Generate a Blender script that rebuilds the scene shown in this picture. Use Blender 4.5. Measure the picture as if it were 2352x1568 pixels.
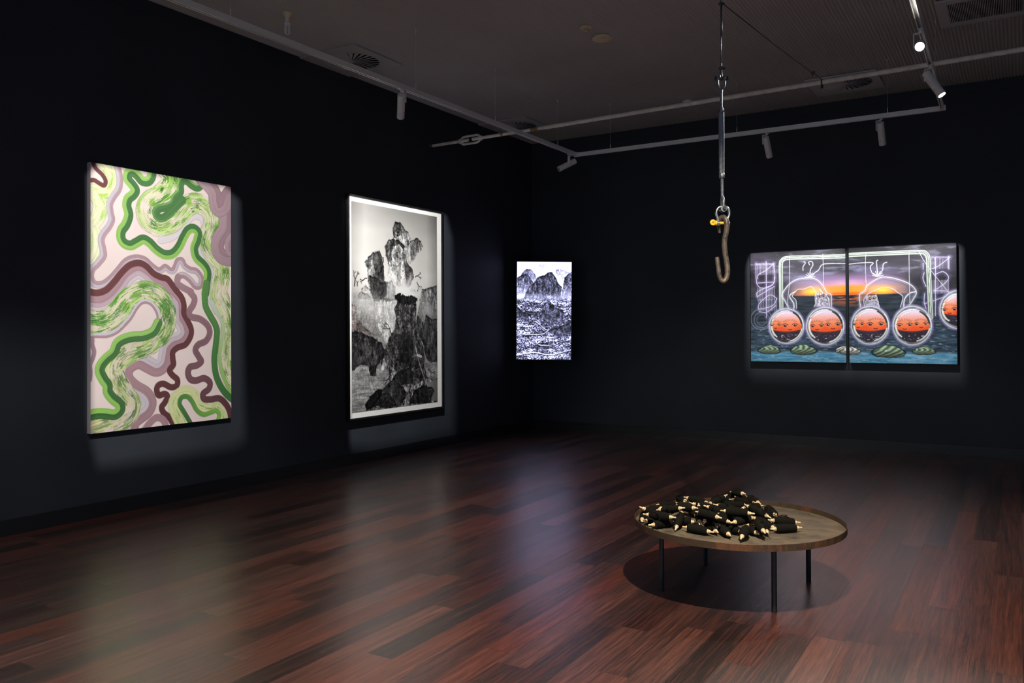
import bpy, bmesh, math, random
import numpy as np
from mathutils import Vector, Matrix

for o in list(bpy.data.objects):
    bpy.data.objects.remove(o, do_unlink=True)
SC = bpy.context.scene
COL = SC.collection
PI = math.pi
random.seed(7)

# ---------------------------------------------------------------- camera
YAW, PITCH, ROLL, FPX, CY = math.radians(31.405), math.radians(0.5442), math.radians(-0.288), 1908.67, 738.62
fw = Vector((-math.sin(YAW) * math.cos(PITCH), math.cos(YAW) * math.cos(PITCH), math.sin(PITCH)))
r0 = Vector((math.cos(YAW), math.sin(YAW), 0))
u0 = r0.cross(fw)
rt = r0 * math.cos(ROLL) + u0 * math.sin(ROLL)
up = u0 * math.cos(ROLL) - r0 * math.sin(ROLL)
cam_data = bpy.data.cameras.new('camera')
cam = bpy.data.objects.new('camera', cam_data)
COL.objects.link(cam)
cam.matrix_world = Matrix(((rt.x, up.x, -fw.x, 0), (rt.y, up.y, -fw.y, 0), (rt.z, up.z, -fw.z, 1.5), (0, 0, 0, 1)))
cam_data.sensor_width = 36.0
cam_data.lens = FPX / 2352 * 36.0
cam_data.shift_y = -(784 - CY) / 2352
cam_data.clip_start = 0.05
SC.camera = cam

# ---------------------------------------------------------------- world and exposure
w = bpy.data.worlds.new('world')
SC.world = w
w.use_nodes = True
w.node_tree.nodes['Background'].inputs[0].default_value = (0.62, 0.76, 1.0, 1)
w.node_tree.nodes['Background'].inputs[1].default_value = 0.36  # dim bluish ambient fill, added to lift the dark walls
SC.view_settings.view_transform = 'Standard'
SC.view_settings.look = 'None'
SC.view_settings.gamma = 1.0
SC.view_settings.use_curve_mapping = False
SC.view_settings.exposure = 0.0

WARM = (1.0, 0.93, 0.84)
NEUT = (1.0, 0.97, 0.93)
# lamp strengths in watts: painting, print, left canvas, right canvas, table flood, right-track pair, floor flood
P_PAINT, P_PRINT, P_CANV, P_TABLE, P_END, P_FLARE, P_FLOOD = 540, 660, 390, 800, 150, 720, 190

# ---------------------------------------------------------------- room measures (metres)
XL, YB, H = -6.382, 11.066, 4.353
XR, YF = 4.6, -3.5

# ---------------------------------------------------------------- helpers
def link(o, parent=None):
    COL.objects.link(o)
    if parent is not None:
        o.parent = parent
    return o

def obj(name, bm, mat, parent=None, smooth=False, angle=None):
    me = bpy.data.meshes.new(name)
    bmesh.ops.recalc_face_normals(bm, faces=bm.faces)
    bm.to_mesh(me)
    bm.free()
    if mat is not None:
        me.materials.append(mat)
    if smooth:
        me.shade_smooth()
        if angle:
            me.set_sharp_from_angle(angle=math.radians(angle))
    return link(bpy.data.objects.new(name, me), parent)

def tag(o, label, cat, group=None):
    o['label'] = label
    o['category'] = cat
    if group:
        o['group'] = group
    return o

def struct(o):
    o['kind'] = 'structure'
    return o

def empty(name, loc=(0, 0, 0), rot=(0, 0, 0)):
    o = bpy.data.objects.new(name, None)
    o.empty_display_size = 0.05
    o.location = loc
    o.rotation_euler = rot
    return link(o)

def box(bm, x0, x1, y0, y1, z0, z1, bev=0):
    r = bmesh.ops.create_cube(bm, size=1.0)
    vs = r['verts']
    for v in vs:
        v.co = Vector(((x0 + x1) / 2 + v.co.x * (x1 - x0), (y0 + y1) / 2 + v.co.y * (y1 - y0), (z0 + z1) / 2 + v.co.z * (z1 - z0)))
    if bev:
        es = list({e for v in vs for e in v.link_edges})
        bmesh.ops.bevel(bm, geom=es, offset=bev, segments=2, affect='EDGES', profile=0.6)

def frame_of(d):
    d = Vector(d).normalized()
    a = Vector((0, 0, 1)) if abs(d.z) < 0.9 else Vector((1, 0, 0))
    x = a.cross(d).normalized()
    return x, d.cross(x), d

def lathe(bm, prof, a, d, seg=24, cap=True):
    """surface of revolution: prof = [(radius, distance along d)] from point a"""
    a = Vector(a)
    x, y, d = frame_of(d)
    rings = []
    for r, t in prof:
        if r < 1e-6:
            rings.append([bm.verts.new(a + d * t)])
        else:
            rings.append([bm.verts.new(a + d * t + (x * math.cos(2 * PI * k / seg) + y * math.sin(2 * PI * k / seg)) * r) for k in range(seg)])
    for p, q in zip(rings, rings[1:]):
        for k in range(seg):
            k2 = (k + 1) % seg
            if len(p) == 1 and len(q) == 1:
                continue
            if len(p) == 1:
                bm.faces.new((p[0], q[k], q[k2]))
            elif len(q) == 1:
                bm.faces.new((p[k], q[0], p[k2]))
            else:
                bm.faces.new((p[k], q[k], q[k2], p[k2]))
    if cap:
        for r in (rings[0], rings[-1]):
            if len(r) > 2:
                bm.faces.new(r)

def catmull(pts, n=8, closed=False):
    P = [Vector(p) for p in pts]
    out = []
    m = len(P)
    rng = m if closed else m - 1
    for i in range(rng):
        if closed:
            a, b, c, d = P[(i - 1) % m], P[i], P[(i + 1) % m], P[(i + 2) % m]
        else:
            a, b, c, d = P[max(i - 1, 0)], P[i], P[i + 1], P[min(i + 2, m - 1)]
        for k in range(n):
            t = k / n
            out.append(0.5 * ((2 * b) + (c - a) * t + (2 * a - 5 * b + 4 * c - d) * t * t + (3 * b - a - 3 * c + d) * t ** 3))
    if not closed:
        out.append(P[-1])
    return out

def tube(bm, pts, r, seg=10, closed=False, radii=None):
    P = [Vector(p) for p in pts]
    n = len(P)
    t0 = (P[1] - P[0]).normalized()
    x, y, _ = frame_of(t0)
    rings = []
    for i in range(n):
        if closed:
            t = (P[(i + 1) % n] - P[(i - 1) % n]).normalized()
        else:
            t = (P[min(i + 1, n - 1)] - P[max(i - 1, 0)]).normalized()
        x = (x - t * x.dot(t))
        x.normalize()
        y = t.cross(x)
        rr = radii[i] if radii else r
        rings.append([bm.verts.new(P[i] + (x * math.cos(2 * PI * k / seg) + y * math.sin(2 * PI * k / seg)) * rr) for k in range(seg)])
    for i in range(n if closed else n - 1):
        p, q = rings[i], rings[(i + 1) % n]
        if closed and i == n - 1:
            # match the nearest start vertex so the seam does not twist
            off = min(range(seg), key=lambda s: (q[s].co - p[0].co).length)
            q = q[off:] + q[:off]
        for k in range(seg):
            k2 = (k + 1) % seg
            bm.faces.new((p[k], p[k2], q[k2], q[k]))
    if not closed:
        bm.faces.new(rings[0][::-1])
        bm.faces.new(rings[-1])

def extrude_profile(bm, prof, a, d, u, v):
    """closed 2-D profile (list of (s,t)) swept along vector d from a, s along u and t along v"""
    a, d, u, v = Vector(a), Vector(d), Vector(u), Vector(v)
    A = [bm.verts.new(a + u * s + v * t) for s, t in prof]
    B = [bm.verts.new(a + d + u * s + v * t) for s, t in prof]
    n = len(prof)
    for k in range(n):
        bm.faces.new((A[k], A[(k + 1) % n], B[(k + 1) % n], B[k]))
    bm.faces.new(A[::-1])
    bm.faces.new(B)

# ---------------------------------------------------------------- materials
class NT:
    def __init__(self, name):
        self.m = bpy.data.materials.new(name)
        self.m.use_nodes = True
        self.t = self.m.node_tree
        self.b = self.t.nodes['Principled BSDF']
    def n(self, kind, **kw):
        nd = self.t.nodes.new(kind)
        for k, v in kw.items():
            if k == 'i':
                for kk, vv in v.items():
                    if isinstance(vv, tuple) and len(vv) == 2 and hasattr(vv[0], 'outputs'):
                        self.t.links.new(vv[0].outputs[vv[1]], nd.inputs[kk])
                    elif hasattr(vv, 'outputs'):
                        self.t.links.new(vv.outputs[0], nd.inputs[kk])
                    else:
                        nd.inputs[kk].default_value = vv
            else:
                setattr(nd, k, v)
        return nd
    def math(self, op, a, b=0.0, c=None):
        i = {0: a, 1: b}
        if c is not None:
            i[2] = c
        return self.n('ShaderNodeMath', operation=op, i=i)
    def set(self, **kw):
        names = dict(color='Base Color', rough='Roughness', metal='Metallic', spec='Specular IOR Level', coat='Coat Weight',
                     coatr='Coat Roughness', normal='Normal', emit='Emission Color', strength='Emission Strength')
        for k, v in kw.items():
            s = self.b.inputs[names[k]]
            if hasattr(v, 'outputs'):
                self.t.links.new(v.outputs[0], s)
            else:
                s.default_value = v
        return self.m

def ramp(nt, fac, stops, interp='LINEAR'):
    r = nt.n('ShaderNodeValToRGB', i={0: fac})
    cr = r.color_ramp
    cr.interpolation = interp
    while len(cr.elements) < len(stops):
        cr.elements.new(0.5)
    for e, (p, c) in zip(cr.elements, stops):
        e.position = p
        e.color = (c[0], c[1], c[2], 1)
    return r

def plain(name, col, rough=0.5, metal=0.0, var=0.12, scale=20.0, bump=0.0, spec=0.5, detail=4.0):
    nt = NT(name)
    tc = nt.n('ShaderNodeTexCoord')
    no = nt.n('ShaderNodeTexNoise', i={'Vector': (tc, 'Object'), 'Scale': scale, 'Detail': detail})
    lo = tuple(c * (1 - var) for c in col)
    hi = tuple(min(1, c * (1 + var)) for c in col)
    rr = ramp(nt, no, [(0.3, lo), (0.7, hi)])
    nt.set(color=rr, rough=rough, metal=metal, spec=spec)
    if bump:
        bp = nt.n('ShaderNodeBump', i={'Height': no, 'Strength': bump, 'Distance': 0.002})
        nt.set(normal=bp)
    return nt.m

def wall_material(name, col):
    nt = NT(name)
    tc = nt.n('ShaderNodeTexCoord')
    n1 = nt.n('ShaderNodeTexNoise', i={'Vector': (tc, 'Object'), 'Scale': 1.1, 'Detail': 5.0})
    n2 = nt.n('ShaderNodeTexNoise', i={'Vector': (tc, 'Object'), 'Scale': 420.0, 'Detail': 2.0})
    c = ramp(nt, n1, [(0.3, tuple(k * 0.85 for k in col)), (0.7, tuple(k * 1.15 for k in col))])
    bp = nt.n('ShaderNodeBump', i={'Height': n2, 'Strength': 0.25, 'Distance': 0.001})
    return nt.set(color=c, rough=0.65, normal=bp, spec=0.3)

def floor_material():
    nt = NT('hardwood_boards')
    tc = nt.n('ShaderNodeTexCoord')
    sp = nt.n('ShaderNodeSeparateXYZ', i={0: (tc, 'Object')})
    W = 0.1445
    xs = nt.math('DIVIDE', (sp, 'X'), W)
    col = nt.math('FLOOR', xs)
    wn = nt.n('ShaderNodeTexWhiteNoise', noise_dimensions='1D', i={'W': col})
    r1 = (wn, 'Value')
    col2 = nt.math('ADD', col, 57.3)
    wn2 = nt.n('ShaderNodeTexWhiteNoise', noise_dimensions='1D', i={'W': col2})
    ln = nt.math('MULTIPLY_ADD', (wn2, 'Value'), 1.2, 1.2)
    ys = nt.math('DIVIDE', (sp, 'Y'), ln)
    ys2 = nt.math('MULTIPLY_ADD', r1, 9.0, ys)
    row = nt.math('FLOOR', ys2)
    idv = nt.n('ShaderNodeCombineXYZ', i={0: col, 1: row, 2: 3.0})
    wid = nt.n('ShaderNodeTexWhiteNoise', noise_dimensions='3D', i={'Vector': idv})
    sid = nt.n('ShaderNodeSeparateColor', i={0: (wid, 'Color')})
    # grain: stretched along the board, shifted per board
    off = nt.n('ShaderNodeVectorMath', operation='SCALE', i={0: (wid, 'Color'), 'Scale': 37.0})
    base = nt.n('ShaderNodeVectorMath', operation='ADD', i={0: (tc, 'Object'), 1: off})
    st = nt.n('ShaderNodeMapping', i={'Vector': base, 'Scale': (13.0, 0.9, 1.0)})
    warp = nt.n('ShaderNodeTexNoise', i={'Vector': st, 'Scale': 1.5, 'Detail': 3.0, 'Distortion': 0.6})
    rings = nt.math('MULTIPLY', warp, 46.0)
    rings = nt.math('SINE', rings, 0.0)
    rings = nt.math('MULTIPLY_ADD', rings, 0.5, 0.5)
    fs = nt.n('ShaderNodeMapping', i={'Vector': base, 'Scale': (210.0, 6.0, 1.0)})
    fine = nt.n('ShaderNodeTexNoise', i={'Vector': fs, 'Scale': 1.0, 'Detail': 5.0, 'Roughness': 0.65})
    ms = nt.n('ShaderNodeMapping', i={'Vector': base, 'Scale': (58.0, 1.6, 1.0)})
    mid = nt.n('ShaderNodeTexNoise', i={'Vector': ms, 'Scale': 1.0, 'Detail': 4.0, 'Roughness': 0.6})
    broad = nt.n('ShaderNodeTexNoise', i={'Vector': st, 'Scale': 0.9, 'Detail': 2.0})
    g = nt.math('MULTIPLY', (sid, 'Red'), 0.62)
    g = nt.math('MULTIPLY_ADD', rings, 0.14, g)
    g = nt.math('MULTIPLY_ADD', fine, 1.3, g)
    g = nt.math('MULTIPLY_ADD', mid, 1.5, g)
    g = nt.math('MULTIPLY_ADD', broad, 0.16, g)
    g = nt.math('MULTIPLY_ADD', g, 0.80, -1.18)
    tone = ramp(nt, g, [(0.0, (0.016, 0.0055, 0.0045)), (0.25, (0.052, 0.0125, 0.0070)), (0.5, (0.105, 0.0225, 0.0095)),
                        (0.75, (0.170, 0.037, 0.0140)), (1.0, (0.25, 0.068, 0.026))])
    grey = nt.n('ShaderNodeMix', data_type='RGBA', blend_type='MIX')
    gf = nt.math('MULTIPLY', (sid, 'Green'), 0.35)
    nt.t.links.new(gf.outputs[0], grey.inputs[0])
    nt.t.links.new(tone.outputs[0], grey.inputs[6])
    hs = nt.n('ShaderNodeHueSaturation', i={'Saturation': 0.45, 'Value': 0.8, 'Color': tone})
    nt.t.links.new(hs.outputs[0], grey.inputs[7])
    # joints between boards
    fx = nt.math('FRACT', xs)
    fx = nt.math('SUBTRACT', fx, 0.5)
    fx = nt.math('ABSOLUTE', fx)
    ex = nt.math('GREATER_THAN', fx, 0.492)
    fy = nt.math('FRACT', ys2)
    fy = nt.math('SUBTRACT', fy, 0.5)
    fy = nt.math('ABSOLUTE', fy)
    ey = nt.math('GREATER_THAN', fy, 0.4991)
    e = nt.math('MAXIMUM', ex, ey)
    fin = nt.n('ShaderNodeMix', data_type='RGBA')
    e5 = nt.math('MULTIPLY', e, 0.75)
    nt.t.links.new(e5.outputs[0], fin.inputs[0])
    nt.t.links.new(grey.outputs[2], fin.inputs[6])
    fin.inputs[7].default_value = (0.004, 0.002, 0.002, 1)
    nt.t.links.new(fin.outputs[2], nt.b.inputs['Base Color'])
    ro = nt.math('MULTIPLY_ADD', (sid, 'Blue'), 0.14, 0.29)
    ro = nt.math('MULTIPLY_ADD', fine, 0.12, ro)
    h = nt.math('MULTIPLY_ADD', e, -1.5, fine)
    h = nt.math('MULTIPLY_ADD', rings, 0.25, h)
    bp = nt.n('ShaderNodeBump', i={'Height': h, 'Strength': 0.22, 'Distance': 0.002})
    nt.t.links.new(bp.outputs[0], nt.b.inputs['Coat Normal'])
    nt.b.inputs['IOR'].default_value = 1.6
    nt.b.inputs['Coat IOR'].default_value = 1.65
    return nt.set(rough=ro, normal=bp, spec=0.9, coat=1.0, coatr=0.25)

def rust_material():
    nt = NT('rusted_sheet_steel')
    tc = nt.n('ShaderNodeTexCoord')
    n1 = nt.n('ShaderNodeTexNoise', i={'Vector': (tc, 'Object'), 'Scale': 7.0, 'Detail': 10.0, 'Roughness': 0.70, 'Distortion': 0.3})
    n2 = nt.n('ShaderNodeTexNoise', i={'Vector': (tc, 'Object'), 'Scale': 26.0, 'Detail': 6.0, 'Roughness': 0.7})
    m = nt.math('MULTIPLY_ADD', n2, 0.35, n1)
    c = ramp(nt, m, [(0.44, (0.13, 0.112, 0.090)), (0.62, (0.18, 0.155, 0.120)), (0.74, (0.20, 0.165, 0.118)), (0.84, (0.22, 0.145, 0.085)), (0.94, (0.22, 0.115, 0.06))])
    r = ramp(nt, m, [(0.4, (0.32,) * 3), (0.8, (0.6,) * 3)])
    mt = ramp(nt, m, [(0.5, (0.55,) * 3), (0.85, (0.05,) * 3)])
    bp = nt.n('ShaderNodeBump', i={'Height': n2, 'Strength': 0.15, 'Distance': 0.002})
    return nt.set(color=c, rough=r, metal=mt, normal=bp)

def rim_material():
    nt = NT('rusted_rim_steel')
    tc = nt.n('ShaderNodeTexCoord')
    mp = nt.n('ShaderNodeMapping', i={'Vector': (tc, 'Object'), 'Scale': (1.0, 1.0, 0.35)})
    n1 = nt.n('ShaderNodeTexNoise', i={'Vector': mp, 'Scale': 4.5, 'Detail': 8.0, 'Roughness': 0.62, 'Distortion': 0.4})
    n2 = nt.n('ShaderNodeTexNoise', i={'Vector': mp, 'Scale': 55.0, 'Detail': 6.0, 'Roughness': 0.75})
    m = nt.math('MULTIPLY_ADD', n2, 0.45, n1)
    c = ramp(nt, m, [(0.52, (0.16, 0.155, 0.15)), (0.62, (0.085, 0.060, 0.040)), (0.74, (0.060, 0.038, 0.024)), (0.88, (0.17, 0.075, 0.035))])
    r = ramp(nt, m, [(0.5, (0.25,) * 3), (0.66, (0.55,) * 3)])
    mt = ramp(nt, m, [(0.54, (0.8,) * 3), (0.66, (0.15,) * 3)])
    return nt.set(color=c, rough=r, metal=mt, normal=nt.n('ShaderNodeBump', i={'Height': n2, 'Strength': 0.3, 'Distance': 0.002}))

def rusty_iron():
    nt = NT('rusty_iron')
    tc = nt.n('ShaderNodeTexCoord')
    n1 = nt.n('ShaderNodeTexNoise', i={'Vector': (tc, 'Object'), 'Scale': 28.0, 'Detail': 7.0, 'Roughness': 0.7})
    c = ramp(nt, n1, [(0.35, (0.035, 0.028, 0.022)), (0.5, (0.13, 0.115, 0.10)), (0.62, (0.19, 0.125, 0.085)), (0.75, (0.27, 0.155, 0.09))])
    bp = nt.n('ShaderNodeBump', i={'Height': n1, 'Strength': 0.4, 'Distance': 0.003})
    return nt.set(color=c, rough=0.48, metal=0.45, normal=bp)

def attr_material(name, rough=0.6, spec=0.3, emit=0.0, bump=0.0):
    nt = NT(name)
    a = nt.n('ShaderNodeVertexColor', layer_name='paint')
    if emit:
        nt.set(color=(0.01, 0.01, 0.012, 1), emit=a, strength=emit, rough=0.25)
    else:
        nt.set(color=a, rough=rough, spec=spec)
    if bump:
        tc = nt.n('ShaderNodeTexCoord')
        n2 = nt.n('ShaderNodeTexNoise', i={'Vector': (tc, 'Object'), 'Scale': 300.0, 'Detail': 2.0})
        nt.set(normal=nt.n('ShaderNodeBump', i={'Height': n2, 'Strength': bump, 'Distance': 0.001}))
    return nt.m

def cord_material():
    nt = NT('black_cord')
    tc = nt.n('ShaderNodeTexCoord')
    n1 = nt.n('ShaderNodeTexNoise', i={'Vector': (tc, 'Object'), 'Scale': 400.0, 'Detail': 3.0})
    c = ramp(nt, n1, [(0.3, (0.003, 0.003, 0.0027)), (0.7, (0.010, 0.010, 0.008))])
    return nt.set(color=c, rough=0.85, spec=0.15, normal=nt.n('ShaderNodeBump', i={'Height': n1, 'Strength': 0.5, 'Distance': 0.001}))

def lamp_glass(name, strength, col=(1, 0.95, 0.85)):
    nt = NT(name)
    return nt.set(color=(0.6, 0.6, 0.6, 1), rough=0.1, emit=(col[0], col[1], col[2], 1), strength=strength)

M_WALL = wall_material('navy_wall_paint', (0.0290, 0.0355, 0.0460))
M_BASE = plain('navy_skirting_paint', (0.012, 0.015, 0.019), rough=0.4, scale=3)
M_FLOOR = floor_material()
M_CEIL = plain('ribbed_ceiling_paint', (0.50, 0.475, 0.465), rough=0.34, var=0.05, scale=0.8)
M_VENT = plain('vent_paint', (0.50, 0.48, 0.49), rough=0.5, var=0.05, scale=3)
M_DARK = plain('dark_void', (0.01, 0.01, 0.011), rough=0.8)
M_TRACK = plain('grey_track_aluminium', (0.80, 0.80, 0.81), rough=0.38, metal=0.3, var=0.05, scale=5)
M_SLOT = plain('copper_tinted_slot', (0.24, 0.19, 0.15), rough=0.35, metal=0.5, var=0.1)
M_LAMP = plain('silver_lamp_body', (0.74, 0.73, 0.74), rough=0.42, metal=0.1, var=0.05)
M_LENS = plain('unlit_lens', (0.05, 0.06, 0.07), rough=0.08, var=0.02, spec=0.8)
M_PIPE = plain('cream_painted_pipe', (0.74, 0.70, 0.65), rough=0.45, var=0.15, scale=14, bump=0.2)
M_TAPE = plain('brown_tape', (0.34, 0.20, 0.09), rough=0.55, var=0.2, scale=30)
M_BLACK = plain('black_powder_coat', (0.012, 0.018, 0.030), rough=0.38, var=0.2)
M_FRAME = plain('black_wood_frame', (0.012, 0.011, 0.011), rough=0.35, var=0.3, scale=8)
M_WIRE = plain('steel_wire', (0.10, 0.11, 0.13), rough=0.35, metal=0.8, var=0.3, scale=80)
M_GALV = plain('galvanised_steel', (0.17, 0.195, 0.23), rough=0.42, metal=0.6, var=0.3, scale=60, bump=0.2)
M_DBOLT = plain('dark_bolt_steel', (0.05, 0.055, 0.065), rough=0.4, metal=0.7, var=0.3, scale=60)
M_SHACK = plain('bright_shackle_steel', (0.62, 0.63, 0.63), rough=0.25, metal=0.95, var=0.12, scale=60, bump=0.1)
M_YEL = plain('yellow_pin_paint', (0.80, 0.46, 0.02), rough=0.4, var=0.12, scale=60)
M_IRON = rusty_iron()
M_TRAY = rust_material()
M_RIM = rim_material()
M_CORD = cord_material()
M_WOOD = plain('pale_turned_wood', (0.86, 0.66, 0.40), rough=0.5, var=0.2, scale=60)
M_CREAM = plain('cream_plastic', (0.70, 0.56, 0.38), rough=0.4, var=0.08)
M_WHITEP = plain('white_plastic', (0.78, 0.76, 0.74), rough=0.35, var=0.04)
M_MAT = plain('white_mount_paper', (0.86, 0.86, 0.83), rough=0.7, var=0.02, spec=0.2)
M_CANV = plain('canvas_edge', (0.50, 0.45, 0.47), rough=0.8, var=0.08, scale=200)
M_CANVD = plain('dark_canvas_edge', (0.03, 0.03, 0.035), rough=0.8, var=0.2, scale=30)

# ---------------------------------------------------------------- room shell
def solid(name, x0, x1, y0, y1, z0, z1, mat):
    bm = bmesh.new()
    box(bm, x0, x1, y0, y1, z0, z1)
    return struct(obj(name, bm, mat))
T = 0.2
solid('floor', XL - T, XR + T, YF - T, YB + T, -0.12, 0.0, M_FLOOR)
solid('wall_left', XL - T, XL, YF - T, YB + T, 0, H + 0.25, M_WALL)
solid('wall_back', XL, XR, YB, YB + T, 0, H + 0.25, M_WALL)
solid('wall_right', XR, XR + T, 4.0, YB + T, 0, H + 0.25, M_WALL)     # cut short, front wall left out, so the added world fill enters
solid('baseboard_left', XL, XL + 0.015, YF, YB, 0, 0.118, M_BASE)
solid('baseboard_back', XL + 0.015, XR, YB - 0.015, YB, 0, 0.118, M_BASE)
solid('trim_1', XL, XL + 0.007, YF, YB, 4.236, H - 0.006, M_WALL)
solid('trim_2', XL + 0.007, XR, YB - 0.007, YB, 4.236, H - 0.006, M_WALL)
# ribbed ceiling: ribs run parallel to the left wall
bm = bmesh.new()
pitch, amp = 0.0325, 0.011
prof = []
x = XL
k = 0
shape = [(0.0, 0), (0.10, 0.35), (0.20, 0.85), (0.32, 1), (0.46, 1), (0.58, 0.85), (0.68, 0.35), (0.78, 0), (0.90, -0.05)]
while x < XR:
    for s, h in shape:
        prof.append((x + s * pitch, H + amp * h))
    x += pitch
A = [bm.verts.new((px, YF, pz)) for px, pz in prof]
B = [bm.verts.new((px, YB, pz)) for px, pz in prof]
for i in range(len(A) - 1):
    bm.faces.new((A[i], A[i + 1], B[i + 1], B[i]))
a0, a1 = bm.verts.new((XL, YF, H + 0.14)), bm.verts.new((XR, YF, H + 0.14))
b0, b1 = bm.verts.new((XL, YB, H + 0.14)), bm.verts.new((XR, YB, H + 0.14))
bm.faces.new((a0, a1, b1, b0))
struct(obj('ceiling', bm, M_CEIL, smooth=True, angle=50))

# ---------------------------------------------------------------- drawing on canvases (computed in code, stored as vertex colours)
def vnoise(x, y, s=0.0):
    xi, yi = np.floor(x), np.floor(y)
    fx, fy = x - xi, y - yi
    fx, fy = fx * fx * (3 - 2 * fx), fy * fy * (3 - 2 * fy)
    def h(a, b):
        v = np.sin(a * 127.1 + b * 311.7 + s * 74.7) * 43758.5453
        return v - np.floor(v)
    return (h(xi, yi) * (1 - fx) + h(xi + 1, yi) * fx) * (1 - fy) + (h(xi, yi + 1) * (1 - fx) + h(xi + 1, yi + 1) * fx) * fy

def fbm(x, y, s=0.0, o=4):
    r, a, t = 0, 0.5, 0
    for k in range(o):
        r = r + a * vnoise(x, y, s + k * 3.1)
        t += a
        x, y, a = 2.03 * (0.8 * x + 0.6 * y) + 5.2, 2.03 * (0.8 * y - 0.6 * x) + 1.7, a * 0.5
    return r / t

def lin(c):
    c = np.clip(np.asarray(c, dtype=float), 0, 1)
    return np.where(c <= 0.04045, c / 12.92, ((c + 0.055) / 1.055) ** 2.4)

class Art:
    """a picture W x Hh metres; x to the right, y down; colours 0..255 sRGB"""
    def __init__(s, W, Hh, nx, ny, bg):
        s.W, s.H, s.nx, s.ny = W, Hh, nx, ny
        s.X, s.Y = np.meshgrid(np.linspace(0, W, nx), np.linspace(0, Hh, ny))
        s.C = np.zeros((ny, nx, 3)) + np.array(bg, float)
        s.x0 = s.y0 = 0.0
        s.dx, s.dy = W / (nx - 1), Hh / (ny - 1)
    def sub(s, p, m):
        """window onto the part of the picture around the points p (metres) with margin m"""
        xs, ys = [q[0] for q in p], [q[1] for q in p]
        i0 = min(max(int((min(xs) - m - s.x0) / s.dx), 0), s.nx - 2); i1 = max(min(int((max(xs) + m - s.x0) / s.dx) + 2, s.nx), i0 + 2)
        j0 = min(max(int((min(ys) - m - s.y0) / s.dy), 0), s.ny - 2); j1 = max(min(int((max(ys) + m - s.y0) / s.dy) + 2, s.ny), j0 + 2)
        t = Art.__new__(Art)
        t.W, t.H, t.dx, t.dy = s.W, s.H, s.dx, s.dy
        t.X, t.Y, t.C = s.X[j0:j1, i0:i1], s.Y[j0:j1, i0:i1], s.C[j0:j1, i0:i1]
        t.nx, t.ny, t.x0, t.y0 = i1 - i0, j1 - j0, t.X[0, 0], t.Y[0, 0]
        return t
    def pts(s, p):
        return [(x / 1000 * s.W, y / 1000 * s.H) for x, y in p]
    def over(s, col, a, sl=None):
        sl = sl or (slice(None), slice(None))
        c = s.C[sl]
        col = np.asarray(col, float)
        s.C[sl] = c * (1 - a[..., None]) + col * a[..., None]
    def field(s, path, wmax, n=8):
        P = np.array([[v.x, v.y] for v in catmull([(x, y, 0) for x, y in path], n)])
        D = np.full(s.X.shape, 1e9)
        S = np.zeros(s.X.shape)
        Tm = np.zeros(s.X.shape)
        ln = np.r_[0, np.cumsum(np.hypot(*(P[1:] - P[:-1]).T))]
        dx, dy = s.dx, s.dy
        for i in range(len(P) - 1):
            a, b = P[i], P[i + 1]
            e = b - a
            L2 = e @ e
            if L2 < 1e-12:
                continue
            x0 = max(0, int((min(a[0], b[0]) - wmax - s.x0) / dx)); x1 = min(s.nx, int((max(a[0], b[0]) + wmax - s.x0) / dx) + 2)
            y0 = max(0, int((min(a[1], b[1]) - wmax - s.y0) / dy)); y1 = min(s.ny, int((max(a[1], b[1]) + wmax - s.y0) / dy) + 2)
            if x0 >= x1 or y0 >= y1:
                continue
            px, py = s.X[y0:y1, x0:x1] - a[0], s.Y[y0:y1, x0:x1] - a[1]
            t = np.clip((px * e[0] + py * e[1]) / L2, 0, 1)
            qx, qy = px - t * e[0], py - t * e[1]
            d = np.hypot(qx, qy)
            sg = np.sign(e[0] * py - e[1] * px)
            m = d < D[y0:y1, x0:x1]
            D[y0:y1, x0:x1][m] = d[m]
            S[y0:y1, x0:x1][m] = (d * sg)[m]
            Tm[y0:y1, x0:x1][m] = (ln[i] + t * math.sqrt(L2))[m]
        return D, S, Tm, ln[-1]
    def ribbon(s, path, w, bands, soft=0.004, streak=0.10, dry=0.0, seed=1.0, opacity=1.0, unit=True):
        """bands: list of (s0, s1, colour at start, colour at end), s -1..1 across (negative = left of travel)"""
        p = s.pts(path) if unit else path
        s = s.sub(p, w + soft * 3)
        D, S, Tm, L = s.field(p, w / 2 + soft * 2)
        u = S / (w / 2)
        a = np.clip((w / 2 - D) / soft + 0.5, 0, 1)
        tt = (Tm / L)[..., None]
        col = np.zeros(s.C.shape)
        for s0, s1, c0, c1 in bands:
            c = np.array(c0, float) * (1 - tt) + np.array(c1, float) * tt
            m = np.clip((u - s0) / 0.06 + 0.5, 0, 1) * np.clip((s1 - u) / 0.06 + 0.5, 0, 1)
            if s0 <= -1:
                m = np.clip((s1 - u) / 0.06 + 0.5, 0, 1)
            elif s1 >= 1:
                m = np.clip((u - s0) / 0.06 + 0.5, 0, 1)
            col = col * (1 - m[..., None]) + c * m[..., None]
        st = vnoise(u * 9 + 20, Tm * 3, seed) * 0.6 + vnoise(u * 24 + 50, Tm * 5, seed + 2) * 0.4
        col = col * (1 + (st - 0.5)[..., None] * 2 * streak)
        # colour pools a little darker towards the ribbon's edges
        col = col * (1 - 0.10 * np.clip((np.abs(u) - 0.8) / 0.2, 0, 1)[..., None])
        if dry:
            k = vnoise(u * 34 + 9, Tm * 16, seed + 5) * 0.5 + vnoise(u * 11, Tm * 26, seed + 6) * 0.32 + vnoise(s.X * 160, s.Y * 160, seed + 7) * 0.18
            patch = vnoise(Tm * 13, u * 2.0, seed + 8)
            k = k + (patch - 0.5) * 0.6
            a = a * np.clip((k - dry) / 0.08, 0, 1)
        s.over(col, a * opacity)
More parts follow.
